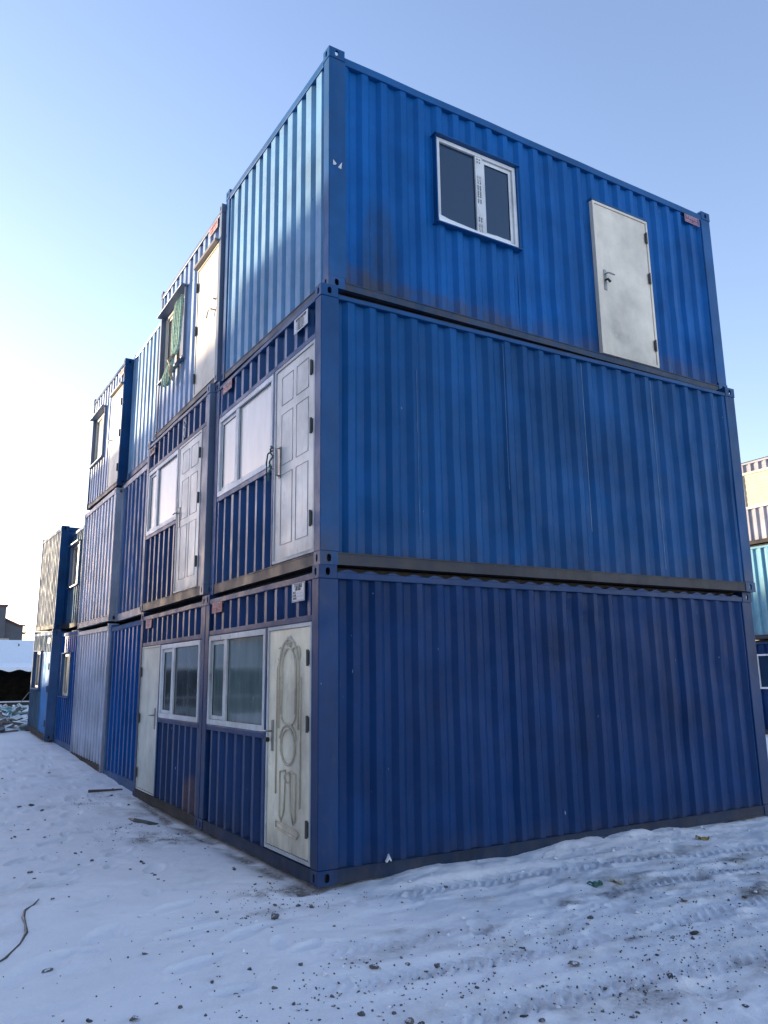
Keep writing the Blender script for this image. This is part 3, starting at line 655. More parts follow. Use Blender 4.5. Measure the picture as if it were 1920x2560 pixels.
X, Y = np.meshgrid(gx, gy); Zg = ground(X, Y)
nx, ny = len(gx), len(gy)
me = bpy.data.meshes.new('snow_ground')
co = np.stack([X.ravel(), Y.ravel(), Zg.ravel()], 1).astype(np.float32)
idx = np.arange(nx * ny).reshape(ny, nx); q = np.stack([idx[:-1, :-1], idx[:-1, 1:], idx[1:, 1:], idx[1:, :-1]], -1).reshape(-1, 4)
me.vertices.add(len(co)); me.vertices.foreach_set('co', co.ravel())
me.loops.add(q.size); me.loops.foreach_set('vertex_index', q.ravel().astype(np.int32))
me.polygons.add(len(q)); me.polygons.foreach_set('loop_start', np.arange(0, q.size, 4, dtype=np.int32)); me.polygons.foreach_set('loop_total', np.full(len(q), 4, np.int32))
me.polygons.foreach_set('use_smooth', np.ones(len(q), bool)); me.update(); me.validate()
# dirt mask: grit showing through where the snow is thin
dirt = np.zeros_like(X)
for (px, py, rx, ry, s) in [(-.30, .22, .26, .12, 1.2), (-.55, 3.0, .22, .30, 1.0), (-.35, 2.6, .2, .25, .7), (-.15, .05, .2, .15, .6), (-.55, -.35, .35, .10, .5), (2.3, -1.9, .5, .1, .35), (.3, -2.75, .6, .25, .35), (1.1, -2.25, .4, .12, .3), (3.3, -1.25, .4, .06, .4), (.45, -1.85, .3, .06, .35), (-.3, 4.7, .2, .5, .5), (-.3, 6.1, .3, .25, .5), (-.7, 5.7, .22, .12, .5), (-.5, -2.6, .4, .2, .25)]:
    dirt += s * np.exp(-((X - px) / rx) ** 2 - ((Y - py) / ry) ** 2)
dirt = dirt * np.clip(.55 + 1.6 * fbm(X * 9, Y * 9, 61, 4), 0, 1.6)
dirt += .9 * np.exp(-((X + .04) / .10) ** 2) * (Y > 0) * (Y < 6) * np.clip(.6 + 2 * fbm(X * 5, Y * 4, 63), 0, 1)
fr = np.clip((X + 2.5) / 4, 0, 1) * np.clip((.2 - Y) / 1.5, 0, 1)
dirt += fr * .8 * np.clip(fbm(X * 2.2, Y * 4.5, 71, 5) - .16, 0, 1) * 2.4 + .35 * np.clip(fbm(X * 1.7, Y * 2.1, 75, 5) - .3, 0, 1) * 2 * (Y > -3) * (Y < 14) + .5 * np.clip(fbm(X * 22, Y * 22, 73, 2) - .52, 0, 1) * 3 * fr
at = me.attributes.new('dirt', 'FLOAT', 'POINT'); at.data.foreach_set('value', np.clip(dirt, 0, 1).astype(np.float32).ravel())
t = NT('snow'); a = t.n.new('ShaderNodeAttribute'); a.attribute_name = 'dirt'
n1 = t.noise(1.6, 6, .6); n2 = t.noise(60, 4, .7)
k = t.mix(t.ramp(n1, .35, .7), (.83, .80, .80), (.93, .895, .89)); k = t.mix(t.ramp(n2, .3, .75, 0, .22), k, (.6, .62, .65))
d = t.mul(a.outputs['Fac'], t.ramp(t.noise(35, 5, .7), .3, .6, .45, 1.25)); k = t.mix(d, k, t.mix(t.ramp(t.noise(24, 4), .4, .6), (.10, .085, .075), (.24, .21, .19)))
t.col(k); t.rough(.62); t.p.inputs['Specular IOR Level'].default_value = .35
bn = t.n.new('ShaderNodeMath'); bn.operation = 'ADD'; t.l.new(t.noise(28, 6, .65), bn.inputs[0]); t.l.new(t.noise(140, 3, .6), bn.inputs[1]); t.bump(bn.outputs[0], .8, .009)
M['snow'] = t.m; me.materials.append(t.m)
o = bpy.data.objects.new('snow_ground', me); C.objects.link(o); tag(o, kind='structure')
def gz(x, y): return float(ground(np.array([x], float), np.array([y], float))[0])

# ================= stones =================
STONES = [(-1.52, 5.8, 0.064), (-1.78, 3.93, 0.048), (-1.5, 3.73, 0.047), (-1.35, 5.97, 0.079), (-1.28, 5.52, 0.07), (-1.52, 2.81, 0.024), (-1.44, 2.11, 0.03), (-1.3, 2.2, 0.046), (-0.9, 2.06, 0.035), (-0.92, 1.87, 0.054), (-0.92, 1.78, 0.034), (-1.08, 1.63, 0.038), (-0.97, 1.33, 0.042), (-0.97, 1.22, 0.032), (-0.97, 1.11, 0.036), (-0.94, 1.04, 0.022), (-1.87, 2.0, 0.049), (-1.87, 1.74, 0.043), (-1.67, 1.33, 0.032), (-1.72, 0.95, 0.022), (-1.74, 0.49, 0.02), (-1.23, -0.1, 0.013), (-0.88, -0.13, 0.039), (-0.91, -0.32, 0.03), (-0.31, 1.05, 0.051), (-0.34, 0.48, 0.03), (-0.14, 0.71, 0.054), (-0.71, 0.7, 0.02), (-0.46, -0.22, 0.043), (-0.4, -0.22, 0.035), (-0.32, -0.32, 0.047), (-0.25, -0.41, 0.05), (-0.79, -0.39, 0.03), (-0.76, -0.41, 0.026), (-0.6, -0.54, 0.074), (-0.71, -0.75, 0.029), (-1.07, -0.5, 0.033), (-0.32, -0.91, 0.022), (-1.57, -0.78, 0.041), (-1.67, -0.78, 0.024), (-1.5, -0.86, 0.013), (-1.27, -0.82, 0.021), (-1.37, -0.9, 0.017), (-1.26, -1.19, 0.029), (-1.27, -1.28, 0.019), (-1.13, -1.42, 0.038), (-0.84, -1.49, 0.035), (-0.6, -1.44, 0.013), (-0.57, -1.63, 0.028), (-0.5, -1.68, 0.022), (-0.5, -1.77, 0.069), (-1.38, -1.49, 0.034), (-1.31, -1.68, 0.033), (-1.32, -1.75, 0.021), (-1.24, -1.68, 0.021), (-1.12, -1.75, 0.039), (-1.65, -1.47, 0.015), (-1.72, -1.6, 0.021), (-1.63, -1.73, 0.029), (-1.86, -1.71, 0.063), (-1.55, -1.89, 0.023), (-1.41, -2.0, 0.019), (-1.38, -2.01, 0.017), (-2.06, -1.62, 0.043), (-2.17, -1.54, 0.02), (-2.2, -1.45, 0.018), (-0.92, -1.98, 0.017), (-0.9, -2.01, 0.032), (-0.94, -2.1, 0.028), (-0.93, -2.14, 0.023), (-1.11, -1.98, 0.031), (-1.12, -2.06, 0.028), (-1.08, -2.08, 0.028), (-0.88, -2.29, 0.05), (-0.74, -2.16, 0.023), (-0.8, -2.27, 0.022), (-0.74, -2.01, 0.023), (-1.11, -2.2, 0.019), (-1.08, -2.22, 0.022), (-0.09, 5.27, 0.042), (-0.18, 4.6, 0.026), (-0.03, 3.68, 0.03), (-0.09, 3.05, 0.04), (-0.16, 2.2, 0.037), (-0.23, 2.09, 0.031), (-0.02, 0.45, 0.03), (-0.03, 1.11, 0.033), (-0.09, 6.11, 0.052), (-0.18, 6.47, 0.053), (-1.4, 3.27, 0.028), (-1.31, 2.68, 0.032), (-1.55, -0.78, 0.01), (-2.12, -0.69, 0.068), (-1.85, -1.22, 0.012), (0.93, -0.46, 0.042), (1.9, -0.87, 0.026), (0.37, -0.69, 0.023), (2.86, -1.13, 0.037), (3.37, -1.19, 0.034), (3.37, -1.27, 0.029), (3.24, -1.68, 0.028), (2.51, -2.07, 0.058), (2.37, -2.12, 0.028), (2.4, -2.01, 0.029), (2.04, -1.91, 0.064), (2.37, -1.91, 0.029), (1.94, -1.69, 0.028), (2.02, -1.71, 0.02), (1.78, -1.48, 0.028), (1.21, -1.79, 0.044), (1.12, -1.86, 0.036), (0.48, -1.93, 0.04), (0.52, -1.98, 0.023), (0.65, -1.93, 0.034), (0.7, -1.91, 0.024), (0.72, -1.93, 0.017), (0.49, -2.38, 0.07), (1.52, -2.4, 0.061), (1.44, -2.45, 0.035), (1.35, -2.37, 0.042), (1.14, -2.23, 0.021), (1.01, -2.45, 0.02), (1.1, -2.47, 0.024), (1.04, -2.51, 0.03), (0.45, -1.78, 0.027), (0.3, -1.94, 0.023), (-0.09, -1.57, 0.02), (0.25, -1.78, 0.02), (-0.3, -1.81, 0.038), (-0.28, -1.72, 0.029), (-0.17, -1.94, 0.047), (-0.27, -1.97, 0.037), (-0.09, -1.99, 0.022), (0.11, -2.12, 0.031), (0.04, -2.21, 0.028), (-0.18, -2.33, 0.036), (-0.37, -2.05, 0.024), (-0.33, -2.4, 0.026), (-0.41, -2.33, 0.014), (-0.64, -2.29, 0.025), (-0.56, -2.18, 0.023), (-0.56, -2.25, 0.017), (-0.73, -2.37, 0.03), (-0.73, -2.51, 0.073), (-0.68, -2.53, 0.049), (-0.44, -2.56, 0.014), (-0.57, -2.56, 0.016), (-0.21, -2.75, 0.039), (-0.17, -2.84, 0.038), (0.0, -3.02, 0.033), (0.14, -2.5, 0.027), (0.41, -2.7, 0.039), (0.4, -2.78, 0.027), (0.42, -2.8, 0.042), (0.51, -2.89, 0.036), (0.59, -2.9, 0.033), (0.37, -2.97, 0.017), (0.3, -3.02, 0.028), (0.24, -3.04, 0.037), (0.77, -2.84, 0.053), (0.55, -2.67, 0.018), (0.62, -2.3, 0.026), (0.61, -2.17, 0.02), (0.72, -2.14, 0.027), (0.66, -1.78, 0.021), (0.44, -1.62, 0.017), (0.17, -2.91, 0.026), (0.42, -3.21, 0.034), (0.8, -3.28, 0.042), (0.66, -3.23, 0.02), (0.85, -2.98, 0.019), (1.66, -2.6, 0.025), (1.88, -1.91, 0.02), (0.8, -1.64, 0.018), (0.7, -1.19, 0.026), (1.06, -0.76, 0.016), (0.5, -2.8, 0.021), (0.94, -3.13, 0.018), (0.53, -3.08, 0.018), (0.26, -2.7, 0.021), (0.26, -2.57, 0.018), (-0.29, -2.33, 0.015), (0.61, -1.42, 0.015), (1.31, -1.53, 0.023), (1.37, -1.67, 0.015), (4.52, -0.17, 0.034), (3.1, -0.09, 0.041)]
import bmesh
def rock_mesh(seed, mat, flat=.6):
    rnd = random.Random(seed); bm = bmesh.new(); bmesh.ops.create_icosphere(bm, subdivisions=2, radius=.5)
    cuts = [(Vector((rnd.gauss(0, 1), rnd.gauss(0, 1), rnd.gauss(0, 1))).normalized(), rnd.uniform(.22, .40)) for _ in range(9)]
    for v in bm.verts:
        for n, dd in cuts:
            k = v.co.dot(n)
            if k > dd: v.co -= n * (k - dd)
        v.co += Vector((rnd.uniform(-1, 1), rnd.uniform(-1, 1), rnd.uniform(-1, 1))) * .012
        v.co.z *= flat; v.co.y *= .8
    m = bpy.data.meshes.new('stone'); bm.to_mesh(m); bm.free(); m.materials.append(mat); return m
def rockmat(name, c, e=.5):
    t = NT(name); k = t.mix(t.ramp(t.noise(4, 5, .7), .35, .65), tuple(x * .55 for x in c), c)
    g = t.n.new('ShaderNodeNewGeometry'); s = t.n.new('ShaderNodeSeparateXYZ'); t.l.new(g.outputs['Normal'], s.inputs[0])
    top = t.mul(t.ramp(s.outputs[2], .72, .95), t.ramp(t.noise(3, 4, .6, off=e * 9), e, e + .12)); k = t.mix(top, k, (.8, .82, .85)); t.col(k); t.rough(.85); t.bump(t.noise(12, 5, .7), .5, .02); return t.m
RM = [rockmat('dark_stone', (.075, .070, .075)), rockmat('grey_stone', (.14, .13, .13)), rockmat('brown_stone', (.16, .125, .11), .55)]
RMESH = [rock_mesh(i, RM[i % 3], [.35, .6, .28, .45, .65, .3][i % 6]) for i in range(12)]
special = {(-.6, -.54): 'large dark pointed stone in front of the near corner of the blue stack', (-.5, -1.77): 'large pale-brown clod standing in the snow, the tallest in the left foreground',
           (.49, -2.38): 'large rounded grey-brown stone alone in the middle of the right foreground', (-1.86, -1.71): 'large flat dark stone at the bottom edge, left of centre',
           (-.73, -2.51): 'long grey stone at the bottom edge, right of centre', (2.51, -2.07): 'dark stone lying near the right edge of the snow', (2.04, -1.91): 'dark wedge-shaped stone in the tyre-marked snow to the right',
           (1.52, -2.4): 'brown stone beside a small white heap on the right'}
rnd = random.Random(3)
def put_stone(x, y, w, label, k, sink=.18):
    if y > -.02 and x > -.16: x = -.16 - rnd.random() * .15
    o = bpy.data.objects.new('stone', RMESH[k % 12]); C.objects.link(o)
    o.rotation_euler = (rnd.uniform(-.25, .25), rnd.uniform(-.25, .25), rnd.uniform(0, 6.28)); s = w * (1.25 if w < .04 else 1.2)
    o.scale = (s, s * rnd.uniform(.8, 1.15), s * rnd.uniform(.8, 1.2)); o.location = (x, y, gz(x, y) + s * (.5 * .5 - sink))
    return tag(o, label, 'stone', 'stones scattered on the trampled snow')
for k, (x, y, w) in enumerate(STONES):
    lb = None
    for (a_, b_), L_ in special.items():
        if abs(a_ - x) < .006 and abs(b_ - y) < .006: lb = L_
    if lb: put_stone(x, y, w, lb, k, .1)
    elif w >= .04: put_stone(x, y, w * .95, 'fist-sized grey stone half sunk in the snow', k)
    else: put_stone(x, y, w * .9, 'small dark stone lying on the snow', k)
n = 0
while n < 25:
    x, y = rnd.uniform(-2.2, 4.5), rnd.uniform(-3.1, -.3)
    if math.hypot(x + 3, y + 6.2) < 3.6: continue
    put_stone(x, y, rnd.uniform(.010, .02), 'small dark stone lying on the snow', n); n += 1
for _i in range(55):
    x, y = rnd.uniform(-2.2, -.3), rnd.uniform(.2, 9.5)
    if x > -2.2 + .04 * y: put_stone(x, y, rnd.uniform(.012, .03) * (1 + y * .06), 'small dark stone lying on the snow', _i)
# fine grit nobody could count
g = MB(); rr = random.Random(5)
for i in range(1500):
    if i % 5 == 0: x, y = rr.uniform(-2.5, 4), rr.uniform(-3.3, -.2)
    else: cxy = rr.choice([(-.3, .25, .3), (-.5, 2.9, .35), (-.4, -.3, .35), (.3, -2.7, .5), (2.2, -1.9, .5), (-.2, -2.2, .4), (.7, -2.9, .35), (1.2, -2.3, .35), (3.3, -1.3, .4), (.5, -1.9, .3), (-.8, -1.9, .4), (1.6, -2.6, .4), (-.5, 5.9, .4), (-.45, 3.9, .3)]); x, y = rr.gauss(cxy[0], cxy[2]), rr.gauss(cxy[1], cxy[2] * .6)
    if y > -.03 and x > -.08: continue
    s = rr.uniform(.003, .008); z = gz(x, y) + s * .3; a = rr.uniform(0, 3.1); ca, sa = math.cos(a) * s, math.sin(a) * s
    b = [(x + ca, y + sa, z), (x - sa, y + ca, z), (x - ca, y - sa, z), (x + sa, y - ca, z)]; i0 = len(g.v)
    g.v.extend([(p[0], p[1], p[2] - s) for p in b] + [(p[0] * .6 + x * .4, p[1] * .6 + y * .4, p[2] + s * .5) for p in b])
    g.f += [(i0, i0 + 1, i0 + 5, i0 + 4), (i0 + 1, i0 + 2, i0 + 6, i0 + 5), (i0 + 2, i0 + 3, i0 + 7, i0 + 6), (i0 + 3, i0, i0 + 4, i0 + 7), (i0 + 4, i0 + 5, i0 + 6, i0 + 7)]
tag(g.build('grit', RM[0]), 'fine dark grit strewn over the trampled snow', 'grit', kind='stuff')

# lumps of broken snow along the tracks and the bank
g = MB(); rr = random.Random(9)
for i in range(600):
    m_ = i % 4
    if m_ == 0: x, y = rr.uniform(.3, 6), rr.gauss(-.30, .18)
    elif m_ == 1: (p0, p1) = rr.choice(TRACKS); t_ = rr.random(); x, y = p0[0] + (p1[0] - p0[0]) * t_, p0[1] + (p1[1] - p0[1]) * t_ + rr.gauss(0, .2)
    elif m_ == 2: x, y = rr.uniform(-1.5, 4), rr.uniform(-3.1, -.4)
    else: x, y = rr.uniform(-2.4, -.25), rr.uniform(-.5, 9)
    if y > -.04 and x > -.12: continue
    s = min(.022, .005 + rr.expovariate(220)); z = gz(x, y); i0 = len(g.v)
    R3 = Matrix.Rotation(rr.uniform(0, 6), 3, 'Z') @ Matrix.Rotation(rr.uniform(-.5, .5), 3, 'X')
    for vx, vy, vz in ((1, .2, 0), (.3, 1, .1), (-.8, .6, 0), (-.9, -.5, .1), (.1, -1, 0), (.8, -.7, 0), (.4, .1, .8), (-.4, -.1, .7)):
        q_ = R3 @ Vector((vx * rr.uniform(.7, 1.2), vy * rr.uniform(.7, 1.2), vz * rr.uniform(.6, 1.1))) * s; g.v.append((x + q_.x, y + q_.y, z + q_.z))
    g.f += [(i0 + p, i0 + q, i0 + r_) for p, q, r_ in ((0, 1, 6), (1, 2, 7), (1, 7, 6), (2, 3, 7), (3, 4, 7), (4, 6, 7), (4, 5, 6), (5, 0, 6))]
tag(g.build('snow_crumbs', M['snow']), 'crumbs of broken snow along the tyre tracks', 'snow', kind='stuff')
# ================= debris =================
wood = plain('weathered_wood', (.11, .09, .08), .8, .2, 14)
def onground(pts, dz): return [(x, y, gz(x, y) + dz) for x, y in pts]
k = MB(); P = [(-1.93, 1.02), (-1.99, .88), (-2.07, .72), (-2.10, .55), (-2.11, .36), (-2.13, .14), (-2.20, -.10), (-2.31, -.34), (-2.44, -.52)]
k.tube(onground(P, .003), [.003, .007, .010, .013, .008, .012, .006, .008, .003], 7)
tag(k.build('hose', M['hinge'], smooth=True), 'dark curved length of hose half buried in snow at the left edge', 'hose')
k = MB(); a = Vector((-.52, 6.5, gz(-.52, 6.5) + .02)); b = Vector((-.08, 6.3, gz(-.1, 6.3) + .03))
k.tube([a, b], [.022, .010], 4); tag(k.build('plank', wood), 'thin dark plank on the snow pointing at the foot of the second cabin', 'plank')
k = MB(); k.tube(onground([(-.46, 4.32), (-.42, 4.15), (-.3, 3.95), (-.22, 3.85)], .014), [.006, .03, .028, .006], 5)
tag(k.build('metal_scrap', M['hinge']), 'dark bent strip of scrap on the snow below the grey-white door', 'scrap')
def crumple(name, mat, x, y, s, label, cat, seed):
    r0 = random.Random(seed); bm = bmesh.new(); bmesh.ops.create_grid(bm, x_segments=9, y_segments=7, size=.5)
    for v in bm.verts:
        v.co.z = .32 * (fbm(np.array([v.co.x * 4 + seed]), np.array([v.co.y * 4]), seed, 3)[0]) + .12; v.co.x += r0.uniform(-.04, .04); v.co.y *= .6
    m = bpy.data.meshes.new(name); bm.to_mesh(m); bm.free(); m.materials.append(mat); o = bpy.data.objects.new(name, m); C.objects.link(o)
    o.scale = (s, s, s); o.rotation_euler = (0, 0, r0.uniform(0, 3)); o.location = (x, y, gz(x, y)); so = o.modifiers.new('t', 'SOLIDIFY'); so.thickness = .02; tag(o, label, cat)
crumple('plastic_scrap', M['net_dark'], 1.91, -1.15, .12, 'crumpled dark green plastic scrap on the snow', 'litter', 4)
crumple('plastic_scrap', plain('clear_wrap', (.5, .5, .46), .3), 2.06, -1.22, .13, 'pale crumpled wrapper beside the green scrap', 'litter', 6)
crumple('leaf_litter', plain('yellowed_litter', (.36, .26, .08), .7, .2, 20), 4.09, -.48, .13, 'yellow-brown crumpled litter in the snow near the long wall', 'litter', 8)
k = MB(); k.tube([(.64, -.012, .12), (.655, -.03, .165), (.685, -.014, .125)], [.012, .024, .008], 5)
tag(k.build('ice_lump', M['snow_bit']), 'small lump of ice stuck on the bottom rail of the long wall', 'ice')

# snow lying in the window of the top cabin
k = MB(); T1 = lambda u, w, z: tuple(NT1.matrix_world @ Vector((u, -w, z)))
bpy.context.view_layer.update()
prof = [(1.31, .115), (1.45, .085), (1.65, .07), (1.85, .055), (1.95, .06), (2.1, .085), (2.25, .075), (2.33, .04), (2.42, .004)]
for (u0, h0), (u1, h1) in zip(prof, prof[1:]):
    b0, b1 = 1.083, 1.083
    for (wa, wb, ha, hb) in ((-.06, .018, h0, h1),):
        k.quad(T1(u0, wb, b0), T1(u1, wb, b1), T1(u1, wb - .012, b1 + h1 * .8), T1(u0, wb - .012, b0 + h0 * .8))
        k.quad(T1(u0, wb - .012, b0 + h0 * .8), T1(u1, wb - .012, b1 + h1 * .8), T1(u1, wa, b1 + h1), T1(u0, wa, b0 + h0))
tag(k.build('window_snow', M['snow_bit'], smooth=True), 'drift of white snow on the sill of the top corner cabin window', 'snow')

# green netting hanging out of the second top cabin's window
def net_sheet(name, mat, rows, label=None, n=26, pleat=.02, seed=0, parent=None):
    """rows: (z, y_from, y_to, x)"""
    k = MB(); rr = random.Random(seed); ph = [rr.uniform(-.4, .4) for _ in range(n + 1)]
    for ri, (z, y0, y1, x) in enumerate(rows):
        for j in range(n + 1):
            f = j / n; k.v.append((x + pleat * math.sin(f * 31 + ph[j] + ri * .15), y0 + (y1 - y0) * f, z + .008 * math.sin(f * 12)))
    for r_ in range(len(rows) - 1):
        for j in range(n): a = r_ * (n + 1) + j; k.f.append((a, a + 1, a + n + 2, a + n + 1))
    return k.build(name, mat, parent, smooth=True)
o = net_sheet('green_netting', M['net'], [(7.27, 4.56, 4.92, .02), (7.1, 4.55, 5.0, .015), (6.8, 4.56, 5.02, .01), (6.5, 4.56, 4.98, .0), (6.35, 4.58, 4.86, -.03), (6.28, 4.66, 4.80, -.06), (6.2, 4.6, 4.9, -.08), (6.08, 4.62, 5.12, -.09), (5.97, 4.72, 5.1, -.08), (5.93, 4.85, 5.0, -.06)], seed=2)
tag(o, 'bunched green netting hung in the open window of a top row cabin', 'netting')
kk = MB(); kk.tube([(-.06, 4.63, 6.32), (-.10, 4.72, 6.24), (-.09, 4.66, 6.14), (-.11, 4.62, 6.02), (-.07, 4.60, 5.9)], [.02, .035, .02, .03, .012], 6)
tag(kk.build('rope_knot', plain('pale_string', (.45, .36, .25), .8)), 'knot of pale string and rag dangling from the window with green netting', 'string')
# green rope round the door handle of the middle near cabin
k = MB(); pts = []
for i in range(60):
    t_ = i / 59 * 5 * math.pi; pts.append((-.03 - .022 * abs(math.sin(t_)), .955 + .03 * math.cos(t_) + .045 * i / 59, 3.95 - .012 * math.sin(t_ * .7) - .26 * (i / 59) ** 1.6))
k.tube(pts, .009, 6); k.tube([(-.03, .97, 3.90), (-.05, 1.05, 3.88), (-.03, 1.13, 3.80), (-.02, 1.14, 3.70)], .008, 6)
k.tube([(-.04, .965, 3.74), (-.06, 1.0, 3.66), (-.045, 1.03, 3.6)], .010, 6)
tag(k.build('tied_rope', M['rope']), 'dark green rope knotted round the bar handle of the white panelled door', 'rope')
# curved pipe / wire by the low wall at far left
# ================= far left background =================
wallm = plain('brown_brick_wall', (.085, .07, .06), .9, .2, 3)
k = MB(); k.box(-14, 6, 22, 22.3, .3, 1.16); w_ = k.build('low_wall', wallm)
tag(w_, 'low brown wall behind the rubble heap at far left', 'wall')
k = MB(); k.box(-14.05, 6.05, 21.95, 22.35, 1.16, 1.19); k.build('coping', M['snow_bit'], w_)
rub = MB(); rr = random.Random(11)
def rh(x, y): return .48 * max(0, 1 - ((x + 1.5) / 4.6) ** 2) * max(0, math.sin(max(0, min(1, (y - 16.4) / 5.0)) * math.pi * .80)) ** .7
nxr, nyr = 50, 30; i0 = 0
for j in range(nyr + 1):
    for i in range(nxr + 1):
        x = -6.5 + 10 * i / nxr; y = 16.2 + 5.4 * j / nyr; rub.v.append((x, y, base(np.array(x), np.array(y)) - .08 + rh(x, y) + rr.uniform(-.05, .05)))
for j in range(nyr):
    for i in range(nxr): a = j * (nxr + 1) + i; rub.f.append((a, a + 1, a + nxr + 2, a + nxr + 1))
for i in range(900):
    x, y = rr.uniform(-5.6, 3), rr.uniform(16.3, 21.3); h = rh(x, y)
    if h < .03: continue
    z = float(base(np.array(x), np.array(y))) + h - .02; s = Matrix.Rotation(rr.uniform(0, 6.3), 4, 'Z') @ Matrix.Rotation(rr.uniform(-.9, .9), 4, 'X') @ Matrix.Rotation(rr.uniform(-.7, .7), 4, 'Y')
    a, b, c = rr.uniform(.08, .24), rr.uniform(.05, .14), rr.uniform(.015, .05)
    rub.box(-a, a, -b, b, -c, c, lambda p, q_, r_: tuple((s @ Vector((p, q_, r_))) + Vector((x, y, z))))
t = NT('rubble'); gg = t.n.new('ShaderNodeNewGeometry'); ss = t.n.new('ShaderNodeSeparateXYZ'); t.l.new(gg.outputs['Normal'], ss.inputs[0])
k_ = t.mix(t.ramp(t.noise(2.5, 3), .4, .6), (.10, .11, .12), (.26, .20, .17)); k_ = t.mix(t.ramp(t.noise(1.5, 2, off=4), .55, .65), k_, (.12, .30, .30))
k_ = t.mix(t.mul(t.ramp(ss.outputs[2], .35, .8), t.ramp(t.noise(5, 3, off=8), .3, .5)), k_, (.8, .82, .85)); t.col(k_); t.rough(.9)
tag(rub.build('rubble_heap', t.m), 'heap of broken slabs and rubble dusted with snow', 'rubble', kind='stuff')
k = MB(); k.tube([(.3, 21.8, 1.15), (.5, 21.7, 1.45), (.9, 21.7, 1.62), (1.5, 21.7, 1.60), (2.0, 21.8, 1.3)], .012, 6)
tag(k.build('bent_wire', plain('pale_wire', (.35, .33, .3), .6)), 'pale bent wire arching over the low wall', 'wire')
# open shed with snowy corrugated roof
shed = empty('shed', (-4, 34, .6)); tag(shed, 'low dark open-fronted shed with a snow-covered corrugated roof', 'shed')
k = MB(); k.box(-14, 12, 5.6, 5.8, 0, 2.1); k.box(-14, -13.8, 0, 5.6, 0, 2.0); k.box(11.8, 12, 0, 5.6, 0, 2.0); k.build('wall', plain('shade_dark_boards', (.018, .016, .016), .9, .3, 2), shed)  # near-black wall colour holds the shade inside the open front
for i in range(6): k = MB(); x = -13.5 + i * 5.02; k.box(x, x + .12, .0, .12, -.2, 1.66); k.build('post', M['soffit'], shed)
k = MB(); n = 260
for j, (y, z) in enumerate(((-.35, 1.70), (5.9, 2.05))):
    for i in range(n + 1): k.v.append((-14.3 + 26.6 * i / n, y, z + .05 * math.sin(i * 2 * math.pi / 8)))
for i in range(n): k.f.append((i, i + 1, n + 2 + i, n + 1 + i))
rf = k.build('roof', M['soffit'], shed, smooth=True)
k = MB()
for j, (y, z) in enumerate(((-.40, 1.76), (-.40, 1.90), (5.9, 2.26))):
    for i in range(n + 1): k.v.append((-14.3 + 26.6 * i / n, y, z + (.05 * math.sin(i * 2 * math.pi / 8) if j == 0 else 0)))
for j in range(2):
    for i in range(n): a = j * (n + 1) + i; k.f.append((a, a + 1, a + n + 2, a + n + 1))
k.build('roof_snow', M['snow_bit'], rf)
barn = empty('long_barn', (-4, 42, .6)); tag(barn, 'long barn behind the shed, its whole roof slope white with snow', 'barn')
k = MB(); k.box(-16, 16, 0, 8, -.2, 2.0); k.build('wall', plain('dull_plaster', (.16, .15, .15), .9), barn)
k = MB(); k.quad((-16.3, -.4, 1.98), (16.3, -.4, 1.98), (16.3, 4, 3.72), (-16.3, 4, 3.72)); k.quad((-16.3, 8.4, 1.98), (16.3, 8.4, 1.98), (16.3, 4, 3.72), (-16.3, 4, 3.72)); k.quad((-16.3, -.4, 1.82), (16.3, -.4, 1.82), (16.3, -.4, 1.98), (-16.3, -.4, 1.98))
bw = k.build('roof', M['soffit'], barn)
k = MB(); k.quad((-16.3, -.41, 2.0), (16.3, -.41, 2.0), (16.3, 4, 3.78), (-16.3, 4, 3.78)); k.quad((-16.3, 8.4, 2.0), (16.3, 8.4, 2.0), (16.3, 4, 3.78), (-16.3, 4, 3.78)); k.build('roof_snow', M['snow_bit'], bw)
for i in range(12): k = MB(); x = -14 + i * 2.3; k.box(x, x + .06, 3.0, 3.06, 3.2, 3.52); k.build('roof_hook', M['soffit'], barn)
house = empty('house', (0, 62, .6)); tag(house, 'grey house with a taller left part and a red-edged sloping roof', 'house')
gm = plain('grey_render', (.10, .105, .12), .9, .1, .6); rm = plain('dull_red_tiles', (.16, .055, .05), .8)
k = MB(); k.box(-3, 3.55, 0, 9, 0, 7.2); k.box(3.55, 4.9, .5, 9, 0, 5.68)
for (x0, z0, x1, z1) in ((3.55, 6.25, 4.2, 5.95), (4.2, 5.95, 4.6, 5.77), (4.6, 5.77, 4.9, 5.74)): k.quad((x0, .5, 5.68), (x1, .5, 5.68), (x1, .5, z1), (x0, .5, z0))
k.build('wall', gm, house)
k = MB()
for (x0, z0, x1, z1) in ((3.55, 6.35, 4.2, 6.05), (4.2, 6.05, 4.6, 5.87), (4.6, 5.87, 5.05, 5.82)):
    k.quad((x0, .3, z0), (x1, .3, z1), (x1, 9, z1), (x0, 9, z0)); k.quad((x0, .3, z0), (x1, .3, z1), (x1, .3, z1 - .12), (x0, .3, z0 - .12))
k.build('roof', rm, house); k = MB(); k.box(-3.1, 3.65, -.1, 9.1, 7.2, 7.35); k.build('parapet', rm, house)
for z in (5.2, 4.2): k = MB(); k.box(4.9, 5.2, .5, 2, z, z + .08); k.build('eave_bracket', gm, house)
k = MB(); k.box(3.0, 3.9, -.03, .06, 3.7, 4.75); wn = k.build('window', plain('window_sash_pale', (.40, .38, .34), .6), house)
k = MB()
for a in (0, 1):
    for b in (0, 1): k.box(3.06 + a * .43, 3.42 + a * .43, -.05, -.031, 3.78 + b * .5, 4.2 + b * .5)
k.build('pane', plain('sky_lit_pane', (.35, .33, .30), .1), wn)

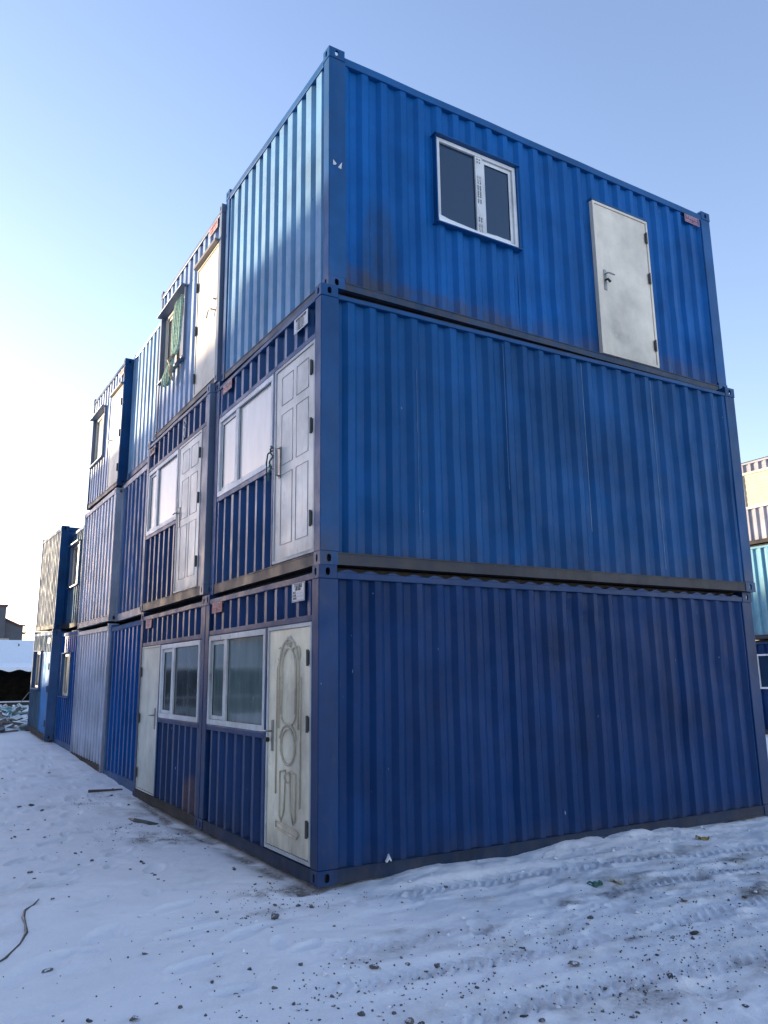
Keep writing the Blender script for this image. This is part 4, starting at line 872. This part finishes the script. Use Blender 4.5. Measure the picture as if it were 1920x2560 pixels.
# ================= unseen block added out of frame, stepped to shape the shadow on the row =================
SUN_AZ, SUN_EL = (118.0, 5.5)
sd = Vector((math.cos(R_(SUN_AZ)) * math.cos(R_(SUN_EL)), math.sin(R_(SUN_AZ)) * math.cos(R_(SUN_EL)), math.sin(R_(SUN_EL))))
wh = empty('shade_block', (-24, 0, 0)); tag(wh, 'unseen grey block beyond the left edge, added to cast shade on the row', 'shade_block')
k = MB(); D = 18.; tt = D / -sd.x
def sh(y, z): return y + sd.y * tt, z + sd.z * tt      # where the shadow edge at (0, y, z) starts on the east wall
segs = [(-60, 6.45), (2.6, 6.45), (2.8, 6.0), (11.3, 6.0), (12.9, 1.75), (26, 1.3), (37, 1.3), (38, 7.7), (62, 7.7)]
for (y0, z0), (y1, z1) in zip(segs, segs[1:]):
    a0, b0 = sh(y0, z0); a1, b1 = sh(y1, z1)
    for x in (0, 6): k.quad((x, a0, -1), (x, a1, -1), (x, a1, b1), (x, a0, b0))
    k.quad((0, a0, b0), (0, a1, b1), (6, a1, b1), (6, a0, b0))
a0, b0 = sh(*segs[0]); a1, b1 = sh(*segs[-1]); k.quad((0, a0, -1), (6, a0, -1), (6, a0, b0), (0, a0, b0)); k.quad((0, a1, -1), (6, a1, -1), (6, a1, b1), (0, a1, b1))
k.build('wall', plain('shade_block_wall', (.2, .2, .21), .8, .1, .4), wh)

# ================= light, sky, camera =================
L_ = bpy.data.lights.new('sun', 'SUN'); L_.energy = 2.0; L_.angle = R_(.53); L_.color = (1, .84, .60)
so = bpy.data.objects.new('sun', L_); C.objects.link(so); so.rotation_euler = sd.to_track_quat('Z', 'Y').to_euler()
W_ = bpy.data.worlds.new('World'); SC.world = W_; W_.use_nodes = True; nt = W_.node_tree; bg = nt.nodes['Background']
sk = nt.nodes.new('ShaderNodeTexSky'); sk.sky_type = 'NISHITA'; sk.sun_disc = False; sk.sun_elevation = R_(SUN_EL)
sk.sun_rotation = R_(90 - SUN_AZ); sk.altitude = 100; sk.air_density = 1.0; sk.dust_density = 0.35; sk.ozone_density = 2.0
mx = nt.nodes.new('ShaderNodeMix'); mx.data_type = 'RGBA'; mx.blend_type = 'MULTIPLY'; mx.inputs[0].default_value = 1; mx.inputs[7].default_value = (1.08, .86, .90, 1); nt.links.new(sk.outputs[0], mx.inputs[6]); nt.links.new(mx.outputs[2], bg.inputs[0]); bg.inputs[1].default_value = 0.12
cd = bpy.data.cameras.new('camera'); cam = bpy.data.objects.new('camera', cd); C.objects.link(cam); SC.camera = cam
f, cx, cy, cz, yaw, pitch, roll, pp = 1981.897, -3.0334, -6.1804, 1.6079, 1.02930, 0.21519, -0.01693, -9.389
d_ = Vector((math.cos(pitch) * math.cos(yaw), math.cos(pitch) * math.sin(yaw), math.sin(pitch))); r0 = Vector((math.sin(yaw), -math.cos(yaw), 0)); u0 = r0.cross(d_)
c_, s_ = math.cos(roll), math.sin(roll); r1 = c_ * r0 + s_ * u0; u1 = -s_ * r0 + c_ * u0
mw = Matrix(((r1.x, u1.x, -d_.x, cx), (r1.y, u1.y, -d_.y, cy), (r1.z, u1.z, -d_.z, cz), (0, 0, 0, 1))); cam.matrix_world = mw
cd.sensor_fit = 'VERTICAL'; cd.sensor_height = 32; cd.lens = f / 2560 * 32; cd.shift_y = pp / 2560; cd.clip_end = 3000; cd.clip_start = .05
SC.view_settings.view_transform = 'Standard'; SC.view_settings.look = 'None'; SC.view_settings.gamma = 1; SC.view_settings.exposure = 2.64
SC.render.resolution_x = 768; SC.render.resolution_y = 1024
